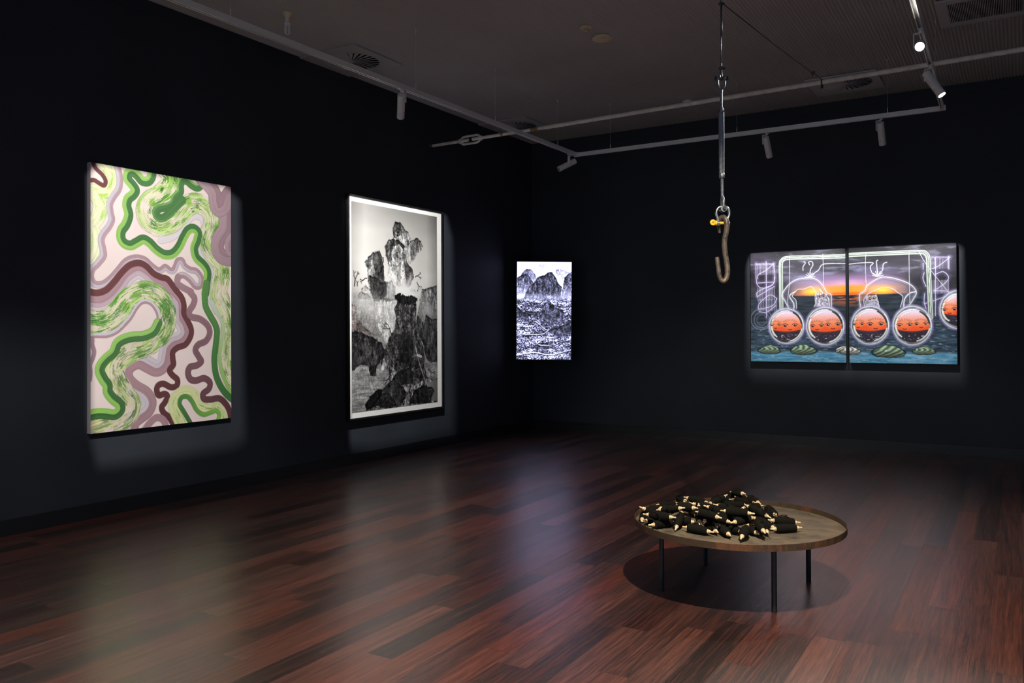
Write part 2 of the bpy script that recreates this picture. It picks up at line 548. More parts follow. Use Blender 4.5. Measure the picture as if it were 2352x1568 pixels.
    def inside(s, poly, rough=0.0, freq=20.0, seed=1.0):
        X, Y = s.X, s.Y
        if rough:
            X = X + (fbm(s.X * freq, s.Y * freq, seed) - 0.5) * rough * 2
            Y = Y + (fbm(s.X * freq, s.Y * freq, seed + 9) - 0.5) * rough * 2
        p = s.pts(poly)
        m = np.zeros(X.shape, bool)
        for (x0, y0), (x1, y1) in zip(p, p[1:] + p[:1]):
            if y0 == y1:
                continue
            c = ((Y < y0) != (Y < y1)) & (X < (x1 - x0) * (Y - y0) / (y1 - y0) + x0)
            m ^= c
        return m.astype(float)
    def soften(s, m, n=1):
        for _ in range(n):
            m = (m + np.roll(m, 1, 0) + np.roll(m, -1, 0) + np.roll(m, 1, 1) + np.roll(m, -1, 1)) / 5
        return m
    def disc(s, e, k=1.0, soft=0.06):
        cx, cy, rx, ry = e[0] / 1000 * s.W, e[1] / 1000 * s.H, abs(e[2]) / 1000 * s.W * k, abs(e[3]) / 1000 * s.H * k
        return np.hypot((s.X - cx) / rx, (s.Y - cy) / ry)
    def mesh(s, name, mat, origin, ux, uy, parent):
        """grid of vertices; origin = top left corner, ux along the width, uy down (vectors in metres)"""
        o, ux, uy = np.array(origin), np.array(ux), np.array(uy)
        co = o + s.X[..., None] / s.W * ux + s.Y[..., None] / s.H * uy
        nx, ny = s.nx, s.ny
        me = bpy.data.meshes.new(name)
        me.vertices.add(nx * ny)
        me.vertices.foreach_set('co', co.reshape(-1).astype(np.float32))
        i = (np.arange(ny - 1)[:, None] * nx + np.arange(nx - 1)[None]).reshape(-1)
        q = np.stack([i, i + nx, i + nx + 1, i + 1], 1)
        nf = len(q)
        me.loops.add(nf * 4)
        me.loops.foreach_set('vertex_index', q.reshape(-1).astype(np.int32))
        me.polygons.add(nf)
        me.polygons.foreach_set('loop_start', (np.arange(nf) * 4).astype(np.int32))
        me.polygons.foreach_set('loop_total', np.full(nf, 4, np.int32))
        me.update()
        ca = me.color_attributes.new('paint', 'FLOAT_COLOR', 'POINT')
        rgba = np.ones((ny, nx, 4), np.float32)
        rgba[..., :3] = lin(s.C / 255)
        ca.data.foreach_set('color', rgba.reshape(-1))
        me.materials.append(mat)
        return link(bpy.data.objects.new(name, me), parent)

RIBBONS = {
    'pale_left': [(73,-12),(110,8),(133,43),(119,83),(76,102),(25,98),(9,103),(45,130),(59,163),(45,198),(9,225),(-2,236),(20,261),(23,295),(10,330),(-10,354)],
    'lilac_left': [(157,-11),(174,15),(183,49),(174,84),(142,115),(119,145),(122,176),(131,203),(111,232),(77,261),(65,286),(76,319),(78,343),(43,372),(10,394),(-1,421),(21,448),(72,449),(123,427),(170,395),(223,357),(283,341),(345,345),(395,368),(440,384),(465,380),(492,369),(524,381),(551,380),(568,361),(584,340),(611,337),(632,358),(673,372),(722,377),(758,403),(751,434),(715,438),(673,413),(625,396),(584,405),(581,431),(625,448),(680,462),(671,463),(707,489),(696,517),(665,546),(685,566),(751,575),(810,602),(825,634),(795,666),(736,681),(714,704),(740,732),(758,752),(722,767),(671,773),(657,800),(679,824),(722,829),(780,822),(825,841),(817,868),(773,886),(780,908),(832,913),(901,912),(955,939),(986,973),(995,1006)],
    'green_main': [(400,-9),(394,17),(369,36),(331,38),(301,21),(270,10),(240,17),(234,40),(264,59),(285,78),(270,97),(237,117),(228,143),(241,177),(222,214),(194,240),(190,268),(211,288),(253,294),(295,280),(338,266),(382,277),(427,301),(485,318),(544,312),(591,282),(625,242),(659,210),(701,200),(736,216),(726,248),(705,283),(722,320),(779,348),(809,378),(801,424),(790,467)],
    'green_down': [(801,424),(790,467),(787,484),(795,523),(832,562),(870,598),(884,630),(874,682),(862,738),(870,798),(901,848),(955,894),(1018,925)],
    'green_two': [(764,-12),(761,12),(729,28),(687,22),(652,9),(618,10),(601,30),(601,57),(564,82),(544,110),(498,127),(452,136),(426,152),(436,170),(472,173),(511,157),(564,123),(618,89)],
    'brush_top': [(497,-19),(530,7),(517,46),(458,84),(388,115),(357,150),(376,189),(446,205),(524,189),(591,155),(652,112),(722,92),(793,101),(837,133),(844,179),(815,227),(815,266),(859,302),(911,335),(929,370),(911,421),(896,472),(908,473),(947,521),(978,561),(982,618),(962,683),(962,740),(978,793),(1017,831)],
    'lilac_right': [(459,263),(537,247),(604,213),(652,176),(701,150),(750,150),(779,175),(768,222),(750,269),(779,310),(837,346),(859,384),(848,431),(830,474),(824,459),(840,502),(877,542)],
    'lightgreen_down': [(840,502),(877,542),(923,582),(935,622),(916,683),(904,739),(924,800),(955,845),(986,879),(1033,910)],
    'plum': [(-18,476),(38,481),(94,469),(146,437),(193,401),(247,370),(308,359),(357,369),(408,396),(459,409),(505,415),(538,436),(571,461),(579,465),(614,491),(628,522),(627,552),(660,587),(682,618),(675,649),(636,680),(580,691),(545,709),(545,736),(549,759),(522,781),(539,800),(577,821),(573,844),(532,850),(478,834),(441,839),(430,857),(445,878),(485,874),(505,886),(488,908),(465,926),(478,949),(519,970),(546,998)],
    'mauve_under': [(-17,513),(55,518),(123,496),(181,457),(235,413),(302,389),(357,402),(414,429),(472,445),(511,470),(535,477),(583,507),(590,541),(594,576),(622,603),(632,634),(601,656),(545,668),(505,690),(491,724),(478,754),(431,771),(372,755),(321,739),(271,742),(227,762),(215,791),(234,820),(283,847),(347,872),(376,903),(360,931),(309,951),(265,970),(253,998)],
    'brush_low': [(-38,583),(30,590),(106,579),(172,550),(220,513),(282,483),(359,470),(437,487),(491,520),(508,565),(484,614),(431,655),(353,684),(258,701),(178,732),(148,771),(167,818),(209,862),(252,900),(240,940),(173,964),(90,977),(20,986)],
    'lilac_loop': [(-38,645),(30,639),(100,639),(160,625),(208,600),(251,571),(289,534),(327,511),(372,509),(411,525),(441,558),(438,592),(405,625),(340,642),(270,645),(209,654),(166,671),(142,703),(95,727),(63,751),(57,775),(80,804),(104,826),(107,851),(137,877),(179,900),(185,922),(149,938),(90,931),(31,928),(-25,935)],
    'mauve_edge': [(-32,659),(8,652),(10,673),(22,698),(14,722),(-3,746),(-1,774),(-4,801)],
    'pale_bottom': [(601,1002),(567,958),(546,922),(573,886),(643,869),(707,891),(751,933),(825,944),(893,948),(939,982),(955,1016)],
    'green_bottom': [(679,1007),(629,957),(594,921),(608,895),(650,893),(686,914),(722,951),(773,973),(832,968),(878,963),(901,984),(885,1007)],
    'mauve_bottom': [(296,1005),(315,984),(366,958),(347,946)],
    'mauve_arch': [(347,1008),(386,981),(432,965),(478,979),(498,1010)],
    'plum_corner': [(8,-9),(31,19),(70,39),(93,61),(82,79),(48,72),(20,65),(-19,72)],
    'blob_one': [(764,-16),(829,13),(866,41),(873,79),(896,105),(941,89),(963,52),(1001,21)],
    'blob_two': [(1009,72),(963,115),(956,155),(948,191),(903,229),(888,269),(918,303),(979,312),(1025,306)],
    'blob_three': [(1025,206),(979,241),(986,280),(1025,286)],
}
CRAGS = {
    'far_left': [(102,411),(142,392),(189,409),(205,423),(101,425)],
    'far_left2': [(70,437),(102,423),(133,435),(165,431),(213,459),(62,462)],
    'far_right': [(644,412),(672,389),(727,407),(746,422)],
    'left_red': [(-4,487),(52,497),(59,542),(116,590),(215,628),(115,642),(-6,634)],
    'hang': [(660,150),(739,128),(795,146),(812,173),(790,197),(748,207),(710,240),(678,257),(655,204)],
    'hangtrail': [(583,147),(656,143),(673,219),(664,273),(618,275)],
    'peak': [(478,65),(443,101),(460,145),(408,157),(361,193),(369,241),(398,299),(389,337),(440,365),(501,389),(599,394),(644,391),(700,337),(686,299),(618,263),(592,215),(656,166),(660,135),(638,105),(593,97),(557,73),(531,63)],
    'peaktop': [(478,65),(443,101),(464,147),(530,131),(602,104),(557,73),(531,63)],
    'peakmid': [(408,157),(361,193),(373,241),(398,292),(433,230),(460,188),(530,173),(583,208),(583,177),(512,151)],
    'peakright': [(556,217),(601,222),(618,263),(686,299),(700,337),(644,391),(608,390),(599,337),(582,280)],
    'leftpeak': [(298,219),(323,247),(343,301),(355,367),(389,372),(432,359),(475,390),(483,435),(478,480),(253,483),(205,434),(170,369),(167,316),(135,284),(175,261),(232,229)],
    'leftdark': [(298,219),(323,247),(347,301),(346,382),(271,385),(232,277),(232,233)],
    'leftdark2': [(190,344),(255,349),(321,379),(397,370),(371,437),(320,482),(253,483),(197,416)],
    'rightrock': [(798,397),(890,387),(995,368),(994,606),(707,606),(764,488),(784,429)],
    'pillar': [(234,484),(284,597),(335,648),(370,691),(334,729),(299,774),(404,824),(403,871),(332,899),(220,921),(143,963),(147,997),(456,995),(739,1001),(999,1000),(920,975),(961,930),(839,892),(992,877),(869,860),(819,788),(830,738),(741,671),(718,598),(728,476),(647,453),(516,456),(373,451)],
    'pillardark': [(516,456),(728,476),(723,598),(820,705),(840,763),(819,845),(869,864),(701,899),(458,806),(369,768),(352,733),(406,644),(460,609),(488,550),(461,504)],
    'pillardark2': [(496,629),(627,622),(683,654),(692,809),(513,764)],
    'pillarlight': [(234,461),(516,456),(479,503),(493,550),(451,609),(406,648),(379,683),(335,644),(267,582)],
    'valley': [(-19,433),(269,426),(336,559),(387,699),(333,791),(264,808),(-9,789)],
    'rightwall': [(742,537),(831,577),(851,528),(922,552),(1001,548),(1000,792),(931,795),(850,759),(810,680),(723,598)],
    'leftrock': [(-6,615),(66,616),(140,631),(232,647),(317,674),(361,714),(334,752),(273,781),(251,834),(195,834),(171,782),(105,773),(52,783),(31,799),(-9,800)],
    'leftrock2': [(9,660),(140,635),(240,681),(273,731),(264,781),(113,769),(15,782)],
    'water': [(-8,774),(264,796),(404,824),(385,870),(220,921),(147,967),(151,1001),(-12,1003)],
    'water2': [(829,788),(1000,784),(1000,885),(869,860)],
    'boulder1': [(332,903),(458,849),(549,892),(624,940),(511,999),(331,985)],
    'boulder2': [(262,977),(314,926),(385,917),(456,952),(492,994),(366,1002)],
    'boulder3': [(701,923),(819,903),(920,916),(966,935),(920,975),(899,999),(642,990)],
    'boulder0': [(139,967),(194,931),(280,897),(332,907),(261,981),(147,999)],
    'boulder4': [(412,871),(494,823),(644,803),(701,842),(681,886),(549,892),(476,858)],
    'bush': [(465,439),(527,423),(590,441),(672,431),(746,445),(727,476),(527,479)],
}
HILLS = {
    'f1': [(0,7),(103,7),(192,61),(139,126),(-3,141)],
    'f2': [(269,76),(399,28),(529,21),(591,104),(486,177),(266,169)],
    'f3': [(709,75),(800,67),(904,96),(997,103),(993,242),(847,249),(719,176)],
    'm1': [(74,126),(166,72),(256,76),(332,126),(381,213),(302,299),(71,270)],
    'm2': [(3,162),(113,125),(203,126),(291,206),(314,314),(5,342)],
    'm3': [(120,378),(212,263),(330,206),(383,155),(513,133),(565,108),(643,103),(707,155),(770,227),(834,256),(791,386),(454,400)],
    'm4': [(847,249),(876,154),(1001,96),(999,401),(791,401)],
    'm5': [(446,688),(436,587),(478,458),(531,411),(634,429),(737,473),(840,488),(902,574),(993,604),(1003,683),(831,790),(704,718),(575,703)],
    'm6': [(2,457),(91,500),(180,544),(255,608),(191,630),(-2,629)],
    'm7': [(575,703),(757,668),(1005,611),(1001,755),(830,833),(702,790)],
}
TANKS = {
    'orbs': [(190,677,91,160),(388,679,95,169),(607,674,90,166),(802,679,88,166),(1008,550,83,160)],
    'frame': [(165,520),(164,285),(164,120),(173,77),(204,60),(328,63),(490,68),(509,59),(689,59),(839,62),(866,77),(877,122),(879,252),(886,613)],
    'back1': [(203,513),(182,442),(169,394),(196,318),(236,265),(284,249),(337,256),(372,304),(398,381),(419,405),(421,519)],
    'belly1': [(245,522),(241,444),(223,405),(249,351),(285,345),(320,328),(341,379),(346,448),(333,509)],
    'leg1': [(230,537),(230,475),(209,404),(240,366)],
    'arm1': [(411,519),(406,435),(389,404),(363,349)],
    'back2': [(563,517),(559,411),(584,375),(596,331),(637,281),(673,261),(729,279),(792,327),(822,394),(808,458),(781,530)],
    'belly2': [(584,517),(580,450),(604,398),(641,370),(669,350),(713,363),(737,397),(761,435),(749,522)],
    'leg2': [(765,530),(769,457),(792,407),(820,394)],
    'hair1': [(341,379),(398,389),(404,511),(337,505)],
    'hair2': [(588,413),(641,415),(657,534),(584,525)],
    'smoke': [[(280,179),(280,144),(291,114),(284,98)],[(315,223),(317,177),(330,132),(324,101),(308,107),(313,131)],[(328,217),(358,180),(376,135),(414,127),(491,133)],[(641,252),(620,221),(612,168),(624,135),(567,131),(509,138)],[(645,237),(643,177),(641,125),(647,115)],[(653,237),(669,201),(673,150),(689,136)]],
    'star': [[(315,247)],[(647,256)]],
    'strings': [[(209,45),(209,271),(198,443),(201,505)],[(380,40),(382,220),(382,312)],[(591,43),(588,159),(591,338)],[(791,45),(791,246),(793,487)],[(832,45),(870,172),(965,407)]],
    'stairL': [[(31,94),(31,222),(40,302),(73,327),(119,298),(132,228),(127,102)],[(127,102),(86,162),(45,199),(38,238)],[(130,228),(123,290),(77,327),(36,365),(36,405)],[(36,405),(82,359),(130,314)],[(142,425),(119,487),(59,517),(41,508),(55,453),(105,392),(142,425)],[(86,83),(86,201),(86,596)],[(31,102),(127,109)],[(40,278),(123,274)],[(46,540),(87,549),(137,487)]],
    'stairR': [[(854,156),(854,207)],[(889,108),(972,115)],[(967,107),(967,215)],[(972,115),(923,183),(889,209)],[(908,254),(942,234),(965,279),(950,328),(901,390)],[(901,390),(965,400),(954,435),(859,497)],[(908,110),(908,326),(906,599)],[(858,236),(853,286),(866,352)],[(860,410),(857,482),(866,540)]],
    'hatch': [[(40,107),(125,204)],[(40,325),(128,440)],[(45,429),(137,535)],[(891,116),(967,207)],[(897,303),(965,414)]],
    'ripples': [(60,620,27,47),(60,620,41,71),(57,612,56,95),(908,613,19,36)],
    'shells': [(102,896,59,103),(277,894,65,116),(483,891,46,83),(510,899,50,90),(692,904,76,140),(855,894,50,94)],
}


# ---------------------------------------------------------------- painting of flowing ribbons
LG, DG, MV, LI, PL, PY = (148, 193, 108), (76, 121, 72), (168, 138, 148), (196, 191, 200), (98, 60, 64), (216, 219, 180)
BGP = (226, 211, 209)
def paint_ribbons():
    A = Art(1.39, 2.173, 440, 690, BGP)
    A.C *= (1 + 0.05 * (fbm(A.X * 3, A.Y * 3, 2) - 0.5))[..., None]
    R = RIBBONS
    A.ribbon(R['pale_left'], 0.125, [(-1, 1, PY, (220, 222, 192))], streak=0.08, seed=3)
    A.ribbon(R['pale_left'], 0.125, [(-1, 1, (160, 200, 90), (170, 205, 110))], streak=0.1, dry=0.66, seed=4)
    A.ribbon(R['lilac_right'], 0.060, [(-1, 1, (212, 206, 212), (198, 196, 206))], streak=0.04, seed=5)
    A.ribbon(R['brush_top'], 0.195, [(-1, 1, (214, 212, 184), (212, 208, 182))], dry=0.34, seed=6, streak=0.05)
    A.ribbon(R['brush_top'], 0.185, [(-1, 0.0, (128, 180, 80), (160, 190, 110)), (0.0, 1, (150, 196, 92), (206, 214, 170))], dry=0.48, seed=7, streak=0.3)
    A.ribbon(R['brush_top'], 0.15, [(-1, 1, (78, 128, 62), (100, 134, 78))], dry=0.60, seed=8, streak=0.3)
    A.ribbon(R['green_two'], 0.074, [(-1, 0.45, DG, DG), (0.45, 1, LG, DG)], streak=0.12, seed=9)
    A.ribbon(R['mauve_under'], 0.145, [(-1, 0.0, (172, 140, 150), (160, 130, 138)), (0.0, 0.5, (186, 162, 174), (196, 190, 200)), (0.5, 1, (200, 190, 200), (196, 194, 204))], streak=0.07, seed=10)
    A.ribbon(R['brush_low'], 0.195, [(-1, 1, (212, 210, 180), (208, 200, 176))], dry=0.30, seed=11, streak=0.06)
    A.ribbon(R['brush_low'], 0.19, [(-1, 0.2, (96, 160, 58), (188, 196, 140)), (0.2, 1, (140, 190, 90), (200, 200, 150))], dry=0.50, seed=12, streak=0.3)
    A.ribbon(R['brush_low'], 0.175, [(-1, 1, (70, 132, 60), (120, 142, 92))], dry=0.62, seed=13, streak=0.3)
    A.ribbon(R['lilac_loop'], 0.042, [(-1, 0, (198, 196, 204), (198, 196, 204)), (0, 1, MV, MV)], streak=0.06, seed=14)
    lo = R['lilac_loop'][11:]
    A.ribbon(lo, 0.088, [(-1, 0.05, DG, (60, 104, 58)), (0.05, 1, LG, (136, 190, 88))], streak=0.14, seed=15)
    A.ribbon(R['mauve_edge'], 0.036, [(-1, 1, MV, (140, 115, 135))], streak=0.08, seed=16)
    A.ribbon(R['lilac_left'], 0.060, [(-1, 0.0, (176, 150, 160), (150, 118, 130)), (0.0, 1, (192, 188, 198), (170, 150, 162))], streak=0.12, seed=17)
    A.ribbon(R['green_main'], 0.084, [(-1, 0.1, DG, (64, 112, 62)), (0.1, 1, LG, (140, 188, 92))], streak=0.12, seed=18)
    A.ribbon(R['lightgreen_down'], 0.040, [(-1, 1, (190, 200, 186), (136, 188, 88))], streak=0.06, seed=19)
    A.ribbon(R['green_down'], 0.066, [(-1, 1, (88, 138, 76), (62, 112, 62))], streak=0.16, seed=20)
    A.ribbon(R['plum'], 0.055, [(-1, 1, (108, 66, 68), (92, 56, 60))], streak=0.10, seed=21)
    A.ribbon(R['pale_bottom'], 0.105, [(-1, 1, (206, 214, 158), (214, 218, 172))], streak=0.07, seed=22)
    A.ribbon(R['pale_bottom'], 0.06, [(-1, 1, (130, 170, 84), (140, 178, 90))], dry=0.6, streak=0.2, seed=23)
    A.ribbon(R['green_bottom'], 0.044, [(-1, 1, (60, 104, 58), (132, 188, 84))], streak=0.12, seed=24)
    A.ribbon(R['mauve_arch'], 0.062, [(-1, 1, (164, 132, 142), (164, 132, 142))], streak=0.08, seed=25)
    A.ribbon(R['lilac_left'][40:], 0.060, [(-1, 1, (158, 128, 138), (88, 54, 60))], streak=0.12, seed=26)
    A.ribbon(R['plum_corner'], 0.036, [(-1, 1, (108, 66, 66), (108, 66, 66))], streak=0.06, seed=27)
    for k, nm in enumerate(('blob_two', 'blob_one', 'blob_three')):
        A.ribbon(R[nm], 0.15 if k < 2 else 0.08, [(-1, -0.2, (146, 120, 130), (150, 124, 134)), (-0.2, 1, (168, 146, 154), (158, 134, 144))], streak=0.07, seed=28 + k)
    return A

# ---------------------------------------------------------------- monochrome landscape print
def crag(A, poly, tone, con=0.5, rough=0.016, seed=1.0, fade=None, alpha=1.0, fx=26, fy=10, warm=(1, 1, 1), growth=0.6):
    A = A.sub(A.pts(poly), rough + 0.02)
    m = A.soften(A.inside(poly, rough, 30, seed), 1)
    t = fbm(A.X * fx, A.Y * fy, seed, 5)
    wx = (fbm(A.X * 7, A.Y * 7, seed + 7, 3) - 0.5) * 0.25
    rid = 1 - np.abs(fbm((A.X + wx) * fx * 1.1, A.Y * fy * 1.3, seed + 4, 4) - 0.5) * 9
    rid2 = 1 - np.abs(fbm((A.X - wx) * fx * 2.4, A.Y * fy * 2.8, seed + 14, 3) - 0.5) * 8
    fine = vnoise(A.X * 150, A.Y * 90, seed)
    v = tone * (1 + con * (t - 0.5) * 2.6 - con * np.clip(rid, 0, 1) * 0.8 - con * 0.45 * np.clip(rid2, 0, 1) + con * 0.30 + con * (fine - 0.5) * 1.3 + con * 0.6 * np.clip((vnoise(A.X * 60, A.Y * 20, seed + 2) - 0.62) / 0.2, 0, 1))
    col = np.clip(v, 0, 255)[..., None] * np.array(warm)
    # dark growth along the upper edges
    k = max(2, int(0.022 / A.dy))
    top = m * (1 - np.roll(m, k, 0)) * np.clip((vnoise(A.X * 60, A.Y * 40, seed + 21) - 0.25) / 0.3, 0, 1)
    col = col * (1 - growth * top[..., None])
    a = m * alpha
    if fade and len(fade) == 4:
        a = a * np.clip((A.Y / A.H * 1000 - fade[2]) / (fade[3] - fade[2]), 0, 1)
    if fade:
        y0, y1 = fade[0] / 1000 * A.H, fade[1] / 1000 * A.H
        a = a * np.clip(1 - (A.Y - y0) / (y1 - y0), 0, 1)
    A.over(col, a)

def branch(A, x, y, ang, ln, w, depth, rnd, col=22):
    x2, y2 = x + math.cos(ang) * ln, y + math.sin(ang) * ln
    xm, ym = (x + x2) / 2 + rnd.uniform(-.2, .2) * ln, (y + y2) / 2 + rnd.uniform(-.2, .2) * ln
    A.ribbon([(x, y), (xm, ym), (x2, y2)], w, [(-1, 1, (col,) * 3, (col,) * 3)], soft=0.003, streak=0, unit=False)
    if depth:
        for k in range(2):
            branch(A, x2, y2, ang + rnd.uniform(-1.0, 1.0), ln * 0.7, w * 0.7, depth - 1, rnd, col)

def paint_print():
    A = Art(1.60, 2.362, 330, 570, (205, 203, 200))
    v = A.Y / A.H
    fog = fbm(A.X * 1.5, A.Y * 2.2, 3)
    base = 160 + 48 * np.clip((v - 0.02) / 0.3, 0, 1) + 34 * (fog - 0.5)
    edge = np.clip((np.abs(A.X / A.W - 0.5) - 0.36) / 0.14, 0, 1)
    base = base * (1 - 0.22 * edge) * (1 - 0.10 * np.clip((0.12 - v) / 0.12, 0, 1))
    base = base * (1 - 0.30 * np.clip((v - 0.40) / 0.25, 0, 1) * (0.7 + 0.6 * fog))
    A.C[:] = base[..., None] * np.array((1.0, 0.99, 0.975))
    Q = CRAGS
    crag(A, Q['far_left'], 150, 0.2, seed=1, fade=(440, 500), alpha=0.7)
    crag(A, Q['far_left2'], 150, 0.2, seed=2, fade=(460, 520), alpha=0.7)
    crag(A, Q['far_right'], 150, 0.2, seed=3, fade=(430, 490), alpha=0.5)
    crag(A, Q['hangtrail'], 150, 0.5, seed=4, fade=(180, 330), alpha=0.8)
    crag(A, Q['hang'], 92, 0.7, seed=5, fade=(200, 330))
    crag(A, Q['peak'], 158, 0.55, seed=6, fade=(270, 640), alpha=0.95)
    crag(A, Q['peaktop'], 84, 0.8, seed=7)
    crag(A, Q['peakmid'], 70, 0.8, seed=8, fade=(200, 420))
    crag(A, Q['peakright'], 78, 0.75, seed=9, alpha=0.85)
    crag(A, Q['leftpeak'], 112, 0.6, seed=10, fade=(380, 720))
    crag(A, Q['leftdark'], 66, 0.7, seed=11, fade=(330, 500))
    crag(A, Q['leftdark2'], 48, 0.7, seed=12, fade=(430, 640), alpha=0.9)
    crag(A, Q['rightrock'], 96, 0.6, seed=13, fade=(440, 720))
    crag(A, Q['left_red'], 92, 0.6, seed=14, warm=(1.12, 0.94, 0.92), fade=(560, 860), alpha=0.9)
    crag(A, Q['valley'], 118, 0.6, growth=0, alpha=0.5, seed=31, fade=(560, 900, 370, 520), rough=0.04, fx=12, fy=16)
    crag(A, Q['water'], 150, 0.25, seed=15, growth=0, rough=0.02, fx=6, fy=30)
    crag(A, Q['pillar'], 112, 0.75, seed=16)
    crag(A, Q['pillarlight'], 182, 0.32, seed=33, alpha=0.9)
    def mist(u_, v_, ru, rv, c, a):
        d = ((A.X / A.W - u_) / ru) ** 2 + ((A.Y / A.H - v_) / rv) ** 2
        A.over((c, c, c), np.clip(np.exp(-d) * a * (0.6 + 0.8 * fbm(A.X * 5, A.Y * 6, u_ * 9)), 0, 1))
    mist(.60, .42, .16, .06, 222, 1.0)
    mist(.22, .50, .14, .05, 196, .7)
    mist(.86, .50, .10, .06, 190, .6)
    mist(.48, .56, .10, .08, 205, .6)
    mist(.44, .36, .05, .05, 215, .6)
    crag(A, Q['rightwall'], 62, 0.7, seed=17)
    crag(A, Q['water2'], 140, 0.3, seed=18, growth=0, rough=0.02, fx=6, fy=30)
    crag(A, Q['pillardark'], 62, 1.0, seed=19, alpha=0.92)
    crag(A, Q['pillardark2'], 30, 1.0, seed=20, alpha=0.6, rough=0.05)
    crag(A, Q['leftrock'], 42, 0.8, seed=21)
    crag(A, Q['leftrock2'], 70, 0.8, seed=22, alpha=0.7)
    crag(A, Q['boulder4'], 46, 0.7, seed=23)
    crag(A, Q['boulder1'], 58, 0.7, seed=24)
    crag(A, Q['boulder2'], 52, 0.8, seed=25)
    crag(A, Q['boulder3'], 40, 0.8, seed=26)
    crag(A, Q['boulder0'], 26, 0.8, seed=27)
    crag(A, Q['bush'], 30, 0.9, seed=28, rough=0.03)
    A.C = 255 * (A.C / 255) ** 1.18
    rnd = random.Random(4)
    def br(u, vv, ang, ln=0.05, w=0.012, d=3, col=22):
        branch(A, u * A.W, vv * A.H, ang, ln, w, d, rnd, col)
    br(.72, .335, -0.3); br(.74, .36, 1.0); br(.16, .36, 2.8); br(.44, .63, -2.2, .08); br(.60, .59, -1.9, .09); br(.56, .70, -1.0, .08)
    br(.42, .83, 2.2, .07); br(.88, .82, 0.6, .06); br(.90, .63, -1.5, .05); br(.03, .40, -1.4, .07, .02, 3, 60); br(.58, .49, -1.3, .04)
    for pu, pv in ((.47, .10), (.50, .09), (.55, .095), (.62, .14), (.30, .26), (.34, .245), (.24, .28), (.06, .37)):
        br(pu, pv + .03, -PI / 2 + rnd.uniform(-.2, .2), .035, .014, 1, 50)
    # white cascade
    A.ribbon([(720, 700), (742, 745), (760, 775), (800, 830), (830, 870)], 0.016, [(-1, 1, (215, 215, 215), (150, 150, 150))], dry=0.42, seed=3)
    A.ribbon([(740, 740), (790, 750)], 0.03, [(-1, 1, (225, 225, 225), (190, 190, 190))], dry=0.4, seed=8)
    A.ribbon([(330, 800), (345, 775)], 0.05, [(-1, 1, (225, 225, 225), (170, 170, 170))], dry=0.4, seed=9)
    return A

# ---------------------------------------------------------------- picture on the glowing screen
def paint_screen():
    A = Art(0.79, 1.40, 230, 410, (238, 238, 255))
    for nm, tone, con, fd, al in (('f1', 196, .12, (40, 200), .7), ('f2', 188, .14, (30, 210), .8), ('f3', 170, .3, (90, 300), .9), ('m1', 130, .45, (120, 330), .95),
                                  ('m2', 96, .6, (200, 420), .95), ('m4', 104, .6, (230, 480), .95)):
        crag(A, HILLS[nm], tone, con, 0.006, tone * 1.3, fd, al, 45, 20, (1, 1, 1.12), growth=0.0 if nm[0] == 'f' else 0.3)
    town = vnoise(A.X * 60, A.Y * 85, 3) * 0.45 + vnoise(A.X * 130, A.Y * 190, 4) * 0.55
    lanes = fbm(A.X * 5, A.Y * 22, 6)
    tv = np.clip((town - 0.5) * 2.0 + 0.56, 0, 1) * 235 * np.clip(1.7 - 1.5 * lanes, 0.35, 1.15)
    m = np.clip((A.Y / A.H - 0.36 - 0.03 * (fbm(A.X * 9, A.Y * 9, 9) - .5)) / 0.05, 0, 1)
    A.over(np.clip(tv, 10, 255)[..., None] * np.array((0.97, 0.97, 1.08)), m)
    for nm, tone, con, fd, al in (('m3', 84, .7, (300, 430), 1), ('m6', 66, .8, (480, 650), .9), ('m5', 84, .75, (480, 760), 1), ('m7', 70, .8, (650, 860), .9)):
        crag(A, HILLS[nm], tone, con, 0.008, tone * 1.7 + len(nm), fd, al, 45, 18, (1, 1, 1.12))
    for path, w in ((([(340, 610), (420, 640), (520, 690), (590, 700)]), .007), (([(60, 740), (300, 745), (500, 735), (600, 690)]), .009), (([(330, 800), (420, 850), (600, 860)]), .008),
                    (([(0, 960), (300, 930), (620, 950), (1000, 900)]), .014), (([(560, 770), (640, 775), (700, 768)]), .012)):
        A.ribbon(path, w, [(-1, 1, (225, 225, 240), (200, 200, 215))], streak=0.3, seed=w * 900)
        A.ribbon([(x, y + 12) for x, y in path], w * 0.5, [(-1, 1, (30, 30, 36), (40, 40, 50))], streak=0.3, seed=w * 700)
    A.C = (A.C / 255) ** 1.62 * 255 * np.array((0.90, 0.91, 1.0))
    return A

# ---------------------------------------------------------------- double canvas with glass spheres, arches and a sunset sea
def eye(A, x, y, r, k=1.0):
    A = A.sub([(x, y)], r * 3.2)
    def el(cx, cy, rx, ry, c, a=1.0):
        d = np.hypot((A.X - cx) / rx, (A.Y - cy) / ry)
        A.over(c, np.clip((1 - d) / 0.35, 0, 1) * a)
    el(x, y, r * 1.5, r * 0.95, (222, 160, 140), 0.7)
    el(x, y, r * 1.15 * k, r * 0.8, (60, 34, 30), 0.95)
    el(x, y, r * 0.5, r * 0.5, (14, 9, 10))
    el(x + r * .3, y - r * .3, r * .25, r * .25, (235, 215, 205))
    A.ribbon([(x - r * 1.6, y - r * .5), (x, y - r * 1.25), (x + r * 1.6, y - r * .5)], r * .3, [(-1, 1, (60, 28, 24), (60, 28, 24))], soft=0.004, streak=0, unit=False)

